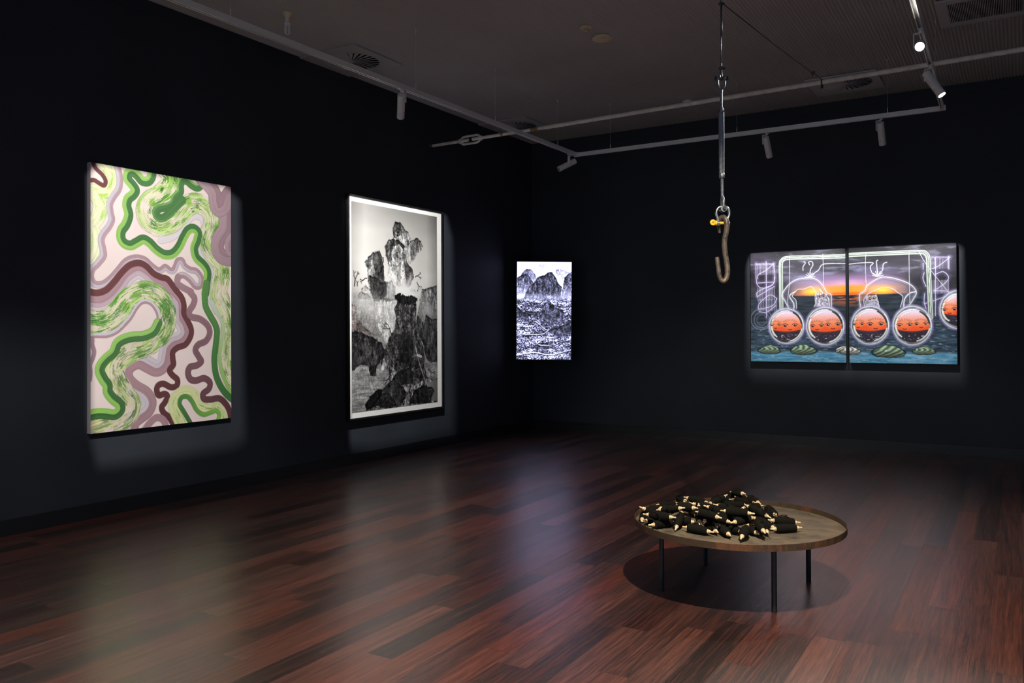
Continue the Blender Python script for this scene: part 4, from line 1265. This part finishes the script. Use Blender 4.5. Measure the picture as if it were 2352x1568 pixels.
def spotlight(loc, aim, label, body_len=0.255, lit=None, group='silver spotlights on the lighting track', arm_side=1, power=0, cone=60, blend=0.5, soft=0.02, color=WARM,
              window=None, armdir=(1, 0)):
    """loc: point on the underside of the track; aim: world point; window: four world points the framing shutters let light reach"""
    root = empty('track_spotlight', loc)
    tag(root, label, 'spotlight', group)
    L = Vector(loc)
    ax = Vector((armdir[0], armdir[1], 0)).normalized()
    bm = bmesh.new()
    box(bm, -0.016 if ax.x else -0.045, 0.016 if ax.x else 0.045, -0.045 if ax.x else -0.016, 0.045 if ax.x else 0.016, -0.006, 0.0, 0.002)
    lathe(bm, [(0.013, -0.006), (0.013, -0.024)], (0, 0, 0), (0, 0, 1), 16)
    obj('track_adapter', bm, M_LAMP, root)
    bm = bmesh.new()
    # L-shaped arm: out sideways, then down to the pivot
    o_ = 0.045
    extrude_profile(bm, [(-0.016, -0.0035), (0.016, -0.0035), (0.016, 0.0035), (-0.016, 0.0035)], (0, 0, -0.026), ax * (o_ + 0.0035), ax.cross(Vector((0, 0, 1))), (0, 0, 1))
    extrude_profile(bm, [(-0.016, -0.0035), (0.016, -0.0035), (0.016, 0.0035), (-0.016, 0.0035)], ax * o_ + Vector((0, 0, -0.0225)), (0, 0, -0.105), ax.cross(Vector((0, 0, 1))), ax)
    obj('arm', bm, M_LAMP, root)
    piv = Vector((0, 0, -0.115))
    d = (Vector(aim) - (L + piv)).normalized()
    R = 0.036
    back = piv - d * 0.075
    BL = body_len
    bm = bmesh.new()
    lathe(bm, [(0, 0.006), (0.012, 0.006), (0.014, 0.0), (0.029, 0.0), (R, 0.005), (R, BL * .66), (R - 0.0012, BL * .665), (R, BL * .67), (R, BL - 0.002), (R - 0.002, BL), (R - 0.005, BL), (R - 0.005, BL - 0.045), (0, BL - 0.045)], back, d, 32, cap=False)
    body = obj('lamp_body', bm, M_LAMP, root, smooth=True, angle=35)
    X, Y, _ = frame_of(d)
    for a, s, t_ in ((0.4, 0.0045, 0.74), (1.9, 0.0045, 0.74), (3.5, 0.0045, 0.74), (5.0, 0.0045, 0.74)):
        bm = bmesh.new()
        p = back + d * (BL * t_) + (X * math.cos(a) + Y * math.sin(a)) * (R - 0.001)
        lathe(bm, [(s, 0), (s, 0.002)], p, X * math.cos(a) + Y * math.sin(a), 10)
        obj('adjusting_screw', bm, M_DBOLT, body)
    bm = bmesh.new()
    # pivot stud between body and arm
    tube(bm, [piv + ax * 0.030, piv + ax * 0.049], 0.011, 16)
    obj('pivot', bm, M_LAMP, root)
    end = back + d * BL
    bm = bmesh.new()
    rec = 0.043 if window else 0.008
    lathe(bm, [(R - 0.0055, 0), (R * .5, 0.001 if window else 0.004), (0, 0.002 if window else 0.006)], end - d * rec, d, 24)
    obj('lens', bm, lit or M_LENS, root, smooth=True)
    src = end + d * 0.004
    if window:
        src = end - d * 0.034
        plane = end - d * 0.004
        def ap(wp):
            v = Vector(wp) - (L + src)
            k = ((plane - src).dot(d)) / v.dot(d)
            return src + v * k
        q = [ap(p) for p in window]
        c = (q[0] + q[1] + q[2] + q[3]) / 4
        bm = bmesh.new()
        n = 48
        outer, inner = [], []
        for k in range(n):
            a = 2 * PI * k / n
            dr = X * math.cos(a) + Y * math.sin(a)
            # outer circle around the tube axis, from c along dr
            oc = c - plane
            b_ = oc.dot(dr)
            cc = oc.dot(oc) - (R - 0.0052) ** 2
            outer.append(bm.verts.new(c + dr * (-b_ + math.sqrt(max(b_ * b_ - cc, 0)))))
            best = 1e9
            for i in range(4):
                p0, e = q[i], q[(i + 1) % 4] - q[i]
                # solve c + dr*t = p0 + e*s in the plane
                ex, ey, dx_, dy_ = e.dot(X), e.dot(Y), dr.dot(X), dr.dot(Y)
                wx, wy = (p0 - c).dot(X), (p0 - c).dot(Y)
                det = dx_ * -ey + dy_ * ex
                if abs(det) < 1e-12:
                    continue
                t = (wx * -ey + wy * ex) / det
                s = (dx_ * wy - dy_ * wx) / det
                if t > 0 and -1e-4 <= s <= 1.0001:
                    best = min(best, t)
            inner.append(bm.verts.new(c + dr * best))
        for k in range(n):
            bm.faces.new((outer[k], outer[(k + 1) % n], inner[(k + 1) % n], inner[k]))
        obj('framing_shutter', bm, M_BLACK, root)
    if power:
        ld = bpy.data.lights.new('spot_beam', 'SPOT')
        ld.energy = power
        ld.color = color
        ld.spot_size = math.radians(cone)
        ld.spot_blend = blend
        ld.shadow_soft_size = soft
        lo = bpy.data.objects.new('spot_beam', ld)
        link(lo, root)
        lo.location = src
        lo.rotation_euler = d.to_track_quat('-Z', 'Y').to_euler()
    return root

Z0 = TK0
spotlight((TKX, 6.02, Z0), (XL, 7.72, 1.72), 'silver spotlight on the left track run, aimed down at the framed print', power=P_PRINT, cone=130, blend=0.9, soft=0.0004,
          window=[(XL + .04, 6.90, 3.02), (XL + .04, 8.86, 3.02), (XL + .04, 8.90, 0.22), (XL + .04, 6.95, 0.22)], color=(1, .98, .94), armdir=(1, 0))
spotlight((TKX, 9.42, Z0), (-6.3, 7.95, 2.55), 'silver spotlight at the track corner, tilted sideways with an unlit lens', armdir=(0, -1))
spotlight((-2.44, TKY, Z0), (-2.38, YB - .05, 1.60), 'silver spotlight left of centre on the back track run, aimed at the diptych', power=P_CANV, cone=125, blend=0.9, soft=0.0008, color=NEUT,
          window=[(-3.05, YB - .055, 2.50), (-1.83, YB - .055, 2.50), (-1.83, YB - .055, 1.0), (-3.05, YB - .055, 1.0)], armdir=(-1, 0))
spotlight((-1.24, TKY, Z0), (-1.21, YB - .05, 1.60), 'silver spotlight near the right end of the back track run, aimed at the diptych', power=P_CANV, cone=125, blend=0.9, soft=0.0008, color=NEUT,
          window=[(-1.82, YB - .055, 2.50), (-0.60, YB - .055, 2.50), (-0.60, YB - .055, 1.0), (-1.82, YB - .055, 1.0)], armdir=(-1, 0))
M_LIT = lamp_glass('lit_lens', 14)
M_GLARE = lamp_glass('glaring_lens', 60)
spotlight((trx(7.9), 7.9, Z0), (1.45, 7.25, 0.0), 'silver spotlight with a lit lens on the right track run, tilted downward', lit=M_LIT, power=P_END, cone=70, blend=0.8, soft=0.03, armdir=(-1, 0))
spotlight((trx(6.9), 6.9, Z0), (-0.25, 0.5, 1.25), 'glaring spotlight on the right track run, pointed at the viewer', lit=M_GLARE, power=P_FLARE, cone=75, blend=0.8, soft=0.03, armdir=(-1, 0))
spotlight((trx(2.72), 2.72, Z0), (-1.40, 4.55, 0.0), 'silver spotlight above the foreground on the right track run, lighting the round table', lit=M_LIT, power=P_TABLE, cone=84, blend=0.6, soft=0.04, color=(1, 0.84, 0.66), armdir=(1, 0))
# a short second track holds the lamp of the ribbon painting
tk2 = empty('lighting_track', (-3.5, 2.6, TK1))
tag(tk2, 'short silver grey lighting track piece over the foreground, apart from the U-shaped track', 'lighting track')
bm = bmesh.new()
extrude_profile(bm, RAIL, (0, -1.2, TK0 - TK1), (0, 2.0, 0), (1, 0, 0), (0, 0, 1))
obj('rail', bm, M_TRACK, tk2)
for hy in (-1.0, 0.6):
    bm = bmesh.new()
    lathe(bm, [(0.0045, 0), (0.0045, 0.055), (0.0012, 0.06), (0.0012, H - TK1 - 0.004)], (0, hy, 0), (0, 0, 1), 8)
    obj('suspension_wire', bm, M_TRACK, tk2)
spotlight((-3.5, 3.35, Z0), (XL, 4.65, 1.6), 'silver spotlight on the short foreground track, aimed at the ribbon painting', lit=M_LIT, power=P_PAINT, cone=120, blend=0.9, soft=0.0004,
          window=[(XL + .05, 3.91, 2.85), (XL + .05, 5.40, 2.85), (XL + .05, 5.46, 0.46), (XL + .05, 3.92, 0.46)], color=(1, .95, .90), armdir=(1, 0))

spotlight((-3.5, 1.75, Z0), (-4.3, 2.7, 0.0), 'silver spotlight on the short foreground track, flooding the floor', lit=M_LIT, power=P_FLOOD, cone=92, blend=0.35, soft=0.03, armdir=(-1, 0))
spotlight((trx(1.2), 1.2, Z0), (0.9, 0.8, 0.0), 'added unseen silver spotlight on the right track run, flooding the near floor', lit=M_LIT, power=P_FLOOD * 1.2, cone=84, blend=0.6, soft=0.03, armdir=(1, 0))  # unseen lamp added so bounce off the floor brightens the ceiling
spotlight((TKX, 1.2, Z0), (-3.2, 0.2, 0.0), 'added unseen silver spotlight on the left track run, flooding the near floor', lit=M_LIT, power=P_FLOOD * 1.2, cone=100, blend=0.6, soft=0.03, armdir=(1, 0))  # second unseen lamp, added for the same ceiling bounce

spotlight((TKX, 2.0, Z0), (-3.3, 7.2, 0.0), 'silver spotlight on the left track run before the ribbon painting, washing the far floor', lit=M_LIT, power=P_FLOOD * 1.1, cone=54, blend=0.5, soft=0.03, armdir=(1, 0))

# ---------------------------------------------------------------- painted tie rod with turnbuckle
PY, PZ0, PZ1 = 8.472, 3.838, 3.915
def pz(x):
    return PZ0 + (PZ1 - PZ0) * (x - XL) / 6.43
tr = empty('tie_rod', (XL, PY, PZ0))
tag(tr, 'cream painted steel tie rod with a turnbuckle, running across under the ceiling from left wall', 'tie rod')
def prel(x, dz=0.0, dy=0.0):
    return (x - XL, dy, pz(x) - PZ0 + dz)
XT = -5.76      # turnbuckle centre
bm = bmesh.new()
tube(bm, [prel(XL + 0.001), prel(XT - 0.03)], 0.019, 20)
tube(bm, [prel(XT + 0.03), prel(-4.72)], 0.019, 20)
tube(bm, [prel(-4.72), prel(-4.70), prel(XR)], 0.022, 20, radii=[0.019, 0.023, 0.023])
obj('rod', bm, M_PIPE, tr, smooth=True, angle=40)
bm = bmesh.new()
loop = [(-.155, 0), (-.11, .042), (-.05, .046), (.05, .046), (.11, .042), (.155, 0), (.11, -.042), (.05, -.046), (-.05, -.046), (-.11, -.042)]
tube(bm, catmull([prel(XT + a, dz=b) for a, b in loop], 4, closed=True), 0.014, 12, closed=True)
lathe(bm, [(0.022, 0), (0.030, 0.01), (0.030, 0.05), (0.024, 0.06)], prel(XT - .175), (1, 0, 0), 16)
lathe(bm, [(0.022, 0), (0.030, 0.01), (0.030, 0.05), (0.024, 0.06)], prel(XT + .115), (1, 0, 0), 16)
obj('turnbuckle_body', bm, M_PIPE, tr, smooth=True, angle=50)
for xa, wv in ((-5.32, .035), (-4.90, .10)):
    bm = bmesh.new()
    lathe(bm, [(0.019, 0), (0.0212, 0.001), (0.0212, wv), (0.019, wv + .001)], prel(xa), (1, 0, 0), 20)
    obj('tape_wrap', bm, M_TAPE, tr, smooth=True, angle=40)
bm = bmesh.new()
tube(bm, [prel(XL, 0), prel(XL + .045, 0)], 0.024, 20)
obj('end_collar', bm, M_GALV, tr, smooth=True, angle=40)

# ---------------------------------------------------------------- suspended cable, turnbuckle, shackle and hook over the table
HX, HY = -1.518, 4.916
rh = Vector((math.cos(YAW), math.sin(YAW), 0))      # sideways as seen from the entrance
dh = Vector((-math.sin(YAW), math.cos(YAW), 0))     # away from the entrance
def hz(y):
    return 3.463 - (y - 5) * 0.002617
sc_ = empty('suspension_cable', (HX, HY, hz(181)))
tag(sc_, 'thin dark steel cable hanging vertically from the ceiling to the turnbuckle', 'cable')
def hp(px, y, dep=0.0, base=181):
    """offset in the rig's own frame: px sideways units of 2.62 mm from its centre line"""
    return rh * (px * 0.00262) + dh * dep + Vector((0, 0, hz(y) - hz(base)))
bm = bmesh.new()
top = H - hz(181)
tube(bm, [Vector((0, 0, top + 0.0)), hp(0, 5), hp(0, 80), hp(-.3, 160)], 0.0032, 8)
tube(bm, [hp(2.4, 7), hp(2.6, 45), hp(2.4, 83)], 0.0032, 8)
lp = [hp(-.3, 160), hp(-2.2, 172), hp(-2.0, 181, .0), hp(-.2, 186), hp(2.0, 180), hp(1.6, 168), hp(.8, 156), hp(1.0, 143)]
tube(bm, catmull(lp, 5), 0.003, 8)
obj('wire_rope', bm, M_WIRE, sc_, smooth=True)
for yy in (8, 157):
    bm = bmesh.new()
    tube(bm, catmull([hp(-4, yy), hp(-1, yy - 2.5, -.008), hp(5, yy - 1), hp(6, yy + 1.5), hp(1, yy + 2.5, .008), hp(-3, yy + 2)], 4, closed=True), 0.0038, 8, closed=True)
    tube(bm, [hp(4.5, yy + .5), hp(9.5, yy - .4)], 0.0055, 6)
    tube(bm, [hp(-3.5, yy + 3), hp(6, yy + 2)], 0.003, 6)
    obj('cable_clip', bm, M_DBOLT, sc_, smooth=True, angle=40)

st_ = empty('stay_cable', (HX, HY, hz(5)))
tag(st_, 'thin dark stay cable running from the vertical cable back to the tie rod', 'cable')
tgt = Vector((-1.62, PY, pz(-1.62) + 0.026)) - Vector((HX, HY, hz(5)))
bm = bmesh.new()
tube(bm, [Vector((0.004, 0.006, 0)), tgt * 0.5 + Vector((0, 0, -0.012)), tgt], 0.0034, 8)
tube(bm, [tgt * 0.86 + Vector((0.006, 0, -0.006)), tgt + Vector((0.006, 0, -0.004))], 0.0034, 8)
obj('wire_rope', bm, M_WIRE, st_, smooth=True)
bm = bmesh.new()
cpt = Vector((tgt.x, tgt.y, pz(-1.62) - hz(5)))
ring = [cpt + Vector((0, math.cos(a) * 0.028, math.sin(a) * 0.028)) for a in [2 * PI * k / 16 for k in range(16)]]
tube(bm, ring, 0.006, 8, closed=True)
tube(bm, [cpt + Vector((.0, 0, -.03)), cpt + Vector((.0, 0, -.06))], 0.012, 8)
tube(bm, [tgt * 0.86 + Vector((-.014, 0, -.01)), tgt * 0.86 + Vector((.02, 0, .005))], 0.008, 8)
tube(bm, [tgt * 0.86 + Vector((0, 0, .012)), tgt * 0.86 + Vector((0, 0, -.035))], 0.004, 8)
obj('rod_clamp', bm, M_DBOLT, st_, smooth=True, angle=40)

tbk = empty('turnbuckle', (HX, HY, hz(181)))
tag(tbk, 'long grey galvanised turnbuckle hanging vertically on the dark cable', 'turnbuckle')
bm = bmesh.new()
for s in (-1, 1):
    tube(bm, catmull([hp(s * 8.2, 176), hp(s * 8.2, 190), hp(s * 6.5, 199), hp(s * 2, 205)], 5), 0.007, 12)
    lathe(bm, [(0.004, -.008), (0.0125, -.0075), (0.0125, .0075), (0.004, .008)], hp(s * 8.2, 179), rh, 16)
tube(bm, [hp(0, 203), hp(-.3, 214), hp(-.6, 250)], 0.0085, 12, radii=[0.010, 0.0085, 0.008])
obj('upper_fork', bm, M_GALV, tbk, smooth=True, angle=50)
bm = bmesh.new()
tube(bm, [hp(-14, 180.5), hp(14, 180.5)], 0.0062, 10)
tube(bm, [hp(-14.5, 180.5), hp(-11, 180.5)], 0.0125, 6)
tube(bm, [hp(10.5, 180.5), hp(15.5, 180.5)], 0.0125, 6)
obj('clevis_bolt', bm, M_DBOLT, tbk, smooth=True, angle=30)
bm = bmesh.new()
# body: two side bars between a top and a bottom collar, leaving an open slot
for s in (-1, 1):
    tube(bm, [hp(-.6 + s * 3.6, 252), hp(s * 3.6, 404)], 0.0078, 12)
tube(bm, [hp(-.6, 256), hp(0, 400)], 0.0098, 12)
tube(bm, [hp(-.6, 248), hp(-.6, 250), hp(-.6, 257), hp(-.6, 259)], 0.017, 8, radii=[.0155, .0178, .0178, .0160])
tube(bm, [hp(0, 398.5), hp(0, 400), hp(0, 408.5), hp(0, 410)], 0.018, 8, radii=[.0165, .0185, .0185, .0165])
obj('body', bm, M_GALV, tbk, smooth=True, angle=40)
bm = bmesh.new()
n = 60
pts = [hp(.1 + k / n * .6, 409 + 45 * k / n) for k in range(n + 1)]
tube(bm, pts, 0.009, 12, radii=[0.0088 + 0.0007 * (k % 2) for k in range(n + 1)])
for s in (-1, 1):
    tube(bm, catmull([hp(.7, 452), hp(1 + s * .6, 460, -s * .016), hp(1.4, 472, -s * .0195), hp(1.6, 480, -s * .0195)], 4), 0.0085, 12)
    lathe(bm, [(0.005, -.0055), (0.0185, -.005), (0.0185, .005), (0.005, .0055)], hp(1.8, 481, -s * .0195), dh, 20)
obj('lower_fork', bm, M_GALV, tbk, smooth=True, angle=50)
bm = bmesh.new()
tube(bm, [hp(2.2, 480, -.036), hp(2.2, 480, .036)], 0.0065, 12)
tube(bm, [hp(2.2, 480, -.040), hp(2.2, 480, -.031)], 0.0105, 6)
obj('clevis_bolt', bm, M_DBOLT, tbk, smooth=True, angle=30)

sh = empty('bow_shackle', (HX, HY, hz(487)))
tag(sh, 'shiny steel bow shackle with a yellow screw pin below the turnbuckle', 'shackle')
def sp(px, y, dep=0.0):
    return hp(px, y, dep, 487)
bm = bmesh.new()
bow = [(-9.3, 512), (-9.2, 504), (-9.5, 499), (-12.3, 490), (-13.2, 483), (-11.2, 475.5), (-6, 470.5), (1.8, 468.6), (9.5, 470.5), (14.3, 475.5), (16.3, 483), (15.4, 490), (12.2, 499), (13, 505), (13.2, 513)]
tube(bm, catmull([sp(a, b + 6) for a, b in bow], 4), 0.0080, 14)
for px in (-9.2, 13.2):
    tube(bm, [sp(px - 3, 513.5), sp(px + 3, 513.5)], 0.0165, 20)
obj('bow', bm, M_SHACK, sh, smooth=True, angle=50)
bm = bmesh.new()
tube(bm, [sp(-14, 513), sp(16, 513)], 0.0088, 14)
tube(bm, [sp(-17.5, 512.5), sp(-12.5, 513)], 0.0145, 16)
for s in (-1, 1):
    pts = catmull([sp(-23, 510 + 0, 0) + Vector((0, 0, .010)), sp(-26, 509), sp(-25, 513) + Vector((0, 0, -.008)), sp(-20.5, 515)], 3)
lathe(bm, [(0.0035, -.006), (0.0175, -.005), (0.0175, .005), (0.0035, .006)], sp(-21.5, 511.3), dh, 20, cap=False)
obj('screw_pin', bm, M_YEL, sh, smooth=True, angle=40)

hk = empty('steel_hook', (HX, HY, hz(648)))
tag(hk, 'rusty curved iron hook hanging from the shackle above the round table', 'hook')
def kp(px, y, dep=0.0):
    return hp(px, y, dep, 648)
bm = bmesh.new()
H1 = [(-2.5, 534, .040), (-4.2, 526, .040), (-5.4, 517, .034), (-4.2, 506, .024), (0, 499.8, .010), (4.6, 501.5, -.008), (7.6, 509, -.018), (8.6, 520, -.019), (7.6, 533, -.015), (4.6, 550, -.008), (4.0, 563, -.005), (5.8, 580, 0), (8.6, 598, 0),
      (10.6, 612, 0), (11.2, 626, 0), (9.2, 638, 0), (3.5, 646, 0), (-2.6, 644, 0), (-7.0, 635, 0), (-9.6, 618, 0), (-11.4, 604, 0), (-12.6, 591, 0)]
pts = catmull([kp(*p) for p in H1], 6)
nn = len(pts)
tube(bm, pts, 0.013, 16, radii=[0.0075 + 0.008 * min(1, k / 22) if k < 60 else (0.0158 if k < nn - 36 else 0.0158 - 0.0038 * (k - nn + 36) / 36) for k in range(nn)])
obj('hook_bar', bm, M_IRON, hk, smooth=True, angle=60)

# ---------------------------------------------------------------- swirl diffusers and return grille in the ceiling
def swirl_vent(cx, cy, label):
    root = empty('ceiling_vent', (cx, cy, H))
    tag(root, label, 'vent', 'square swirl diffusers in the ceiling')
    S, R, z0, z1 = 0.378, 0.29, -0.016, -0.002
    bm = bmesh.new()
    n = 64
    def sq(a):
        c, s = math.cos(a), math.sin(a)
        k = S / max(abs(c), abs(s))
        return c * k, s * k
    ang = [2 * PI * (k + 0.5) / n for k in range(n)]
    ang = sorted(ang + [PI / 4, 3 * PI / 4, 5 * PI / 4, 7 * PI / 4])
    m = len(ang)
    oB = [bm.verts.new((*sq(a), z0)) for a in ang]
    iB = [bm.verts.new((R * math.cos(a), R * math.sin(a), z0)) for a in ang]
    oT = [bm.verts.new((*sq(a), z1)) for a in ang]
    iT = [bm.verts.new((R * math.cos(a), R * math.sin(a), z1)) for a in ang]
    for k in range(m):
        j = (k + 1) % m
        bm.faces.new((oB[k], oB[j], iB[j], iB[k]))
        bm.faces.new((oT[k], oT[j], oB[j], oB[k]))
        bm.faces.new((iB[k], iB[j], iT[j], iT[k]))
    obj('face_plate', bm, M_VENT, root)
    bm = bmesh.new()
    lathe(bm, [(0, -0.0030), (R - .001, -0.0030), (R - .001, -0.001), (0, -0.001)], (0, 0, 0), (0, 0, 1), 48, cap=False)
    obj('dark_recess', bm, M_DARK, root)
    bm = bmesh.new()
    nv = 26
    for k in range(nv):
        a = 2 * PI * k / nv
        a2 = a + 2 * PI / nv * 0.80
        p = [(0.03 * math.cos(a), 0.03 * math.sin(a), -0.015), (R * math.cos(a), R * math.sin(a), -0.0155), (R * math.cos(a2), R * math.sin(a2), -0.0045), (0.03 * math.cos(a2), 0.03 * math.sin(a2), -0.010)]
        lo = [bm.verts.new(v) for v in p]
        hi = [bm.verts.new((v[0], v[1], v[2] + 0.0012)) for v in p]
        bm.faces.new(lo)
        bm.faces.new(hi[::-1])
        for i in range(4):
            bm.faces.new((lo[i], hi[i], hi[(i + 1) % 4], lo[(i + 1) % 4]))
    lathe(bm, [(0, -0.0165), (0.035, -0.0155), (0.035, -0.004), (0, -0.004)], (0, 0, 0), (0, 0, 1), 24, cap=False)
    obj('swirl_vanes', bm, M_VENT, root)
    return root
swirl_vent(-1.702, 10.27, 'square swirl air vent in the ceiling above the right end of the tie rod')
swirl_vent(-6.0, 6.60, 'square swirl air vent in the ceiling beside left wall, crossed by the track')
swirl_vent(-6.0, 9.95, 'square swirl air vent in the ceiling near the far room corner')
gr = empty('ceiling_grille', (-0.232, 8.49, H))
tag(gr, 'square return air grille with fine parallel slats at the upper right of the ceiling', 'vent')
bm = bmesh.new()
for a, b, c, d in ((-.378, -.29, -.36, .36), (.29, .378, -.36, .36), (-.29, .29, -.36, -.27), (-.29, .29, .27, .36)):
    box(bm, a, b, c, d, -0.018, -0.002)
obj('grille_frame', bm, M_VENT, gr)
bm = bmesh.new()
for k in range(44):
    xx = -.284 + k * .568 / 43
    box(bm, xx - .0028, xx + .0028, -.27, .27, -0.015, -0.005)
obj('slats', bm, M_VENT, gr)
bm = bmesh.new()
box(bm, -.29, .29, -.27, .27, -0.0035, -0.001)
obj('dark_recess', bm, M_BASE, gr)

# ---------------------------------------------------------------- small ceiling fittings
lb = empty('bulb_fitting', (-5.588, 5.305, H))
tag(lb, 'unlit compact fluorescent bulb in a cream batten holder on the ceiling', 'light bulb')
bm = bmesh.new()
lathe(bm, [(0, 0.0), (0.046, 0.0), (0.046, 0.006), (0.040, 0.022), (0.026, 0.040), (0.018, 0.044), (0, 0.044)], (0, 0, 0), (0, 0, -1), 28, cap=False)
obj('holder_base', bm, M_CREAM, lb, smooth=True, angle=40)
bm = bmesh.new()
lathe(bm, [(0, 0.043), (0.018, 0.043), (0.018, 0.080), (0.021, 0.084), (0, 0.084)], (0, 0, 0), (0, 0, -1), 24, cap=False)
obj('socket', bm, M_WHITEP, lb, smooth=True, angle=40)
bm = bmesh.new()
lathe(bm, [(0, 0.085), (0.024, 0.086), (0.028, 0.098), (0.028, 0.108), (0.024, 0.112), (0, 0.112)], (0, 0, 0), (0, 0, -1), 24, cap=False)
for k in range(3):
    a = 2 * PI * k / 3 + .3
    c, s = math.cos(a), math.sin(a)
    P3 = [(c * .019 - s * u_, s * .019 + c * u_, -zz) for u_, zz in ((-.010, .108), (-.010, .150), (-.010, .178), (-.006, .186), (.006, .186), (.010, .178), (.010, .150), (.010, .108))]
    tube(bm, catmull(P3, 4), 0.0058, 10)
obj('fluorescent_tubes', bm, M_WHITEP, lb, smooth=True, angle=50)
sd = empty('smoke_detector', (-3.47, 7.045, H))
tag(sd, 'small round cream smoke detector on the ceiling beside a larger disc', 'smoke detector')
bm = bmesh.new()
lathe(bm, [(0, 0), (0.056, 0), (0.056, 0.012), (0.046, 0.020), (0.030, 0.022), (0.030, 0.034), (0.020, 0.040), (0, 0.040)], (0, 0, 0), (0, 0, -1), 32, cap=False)
obj('housing', bm, M_CREAM, sd, smooth=True, angle=35)
bm = bmesh.new()
for k in range(8):
    a = 2 * PI * k / 8
    box(bm, math.cos(a) * .0302 - .003, math.cos(a) * .0302 + .003, math.sin(a) * .0302 - .003, math.sin(a) * .0302 + .003, -.032, -.025)
obj('vent_slots', bm, M_DARK, sd)
cs = empty('ceiling_cover', (-3.459, 7.384, H))
tag(cs, 'large round cream blanking disc on the ceiling next to the smoke detector', 'ceiling cover')
bm = bmesh.new()
lathe(bm, [(0, 0), (0.098, 0), (0.100, 0.012), (0.096, 0.020), (0.080, 0.024), (0, 0.024)], (0, 0, 0), (0, 0, -1), 40, cap=False)
obj('disc', bm, M_CREAM, cs, smooth=True, angle=35)
bm = bmesh.new()
lathe(bm, [(0.072, 0.0235), (0.076, 0.0262), (0.080, 0.0235)], (0, 0, 0), (0, 0, -1), 40, cap=False)
obj('raised_ring', bm, M_CREAM, cs, smooth=True)
dc = empty('ceiling_sensor', (-3.514, 10.006, H))
tag(dc, 'round white ceiling sensor just above the tie rod', 'sensor')
bm = bmesh.new()
lathe(bm, [(0, 0), (0.066, 0), (0.066, 0.030), (0.060, 0.042), (0.0, 0.046)], (0, 0, 0), (0, 0, -1), 32, cap=False)
obj('housing', bm, M_WHITEP, dc, smooth=True, angle=35)
bm = bmesh.new()
lathe(bm, [(0.0665, 0.006), (0.0665, 0.010)], (0, 0, 0), (0, 0, -1), 32, cap=False)
obj('seam_ring', bm, M_DARK, dc, smooth=True)
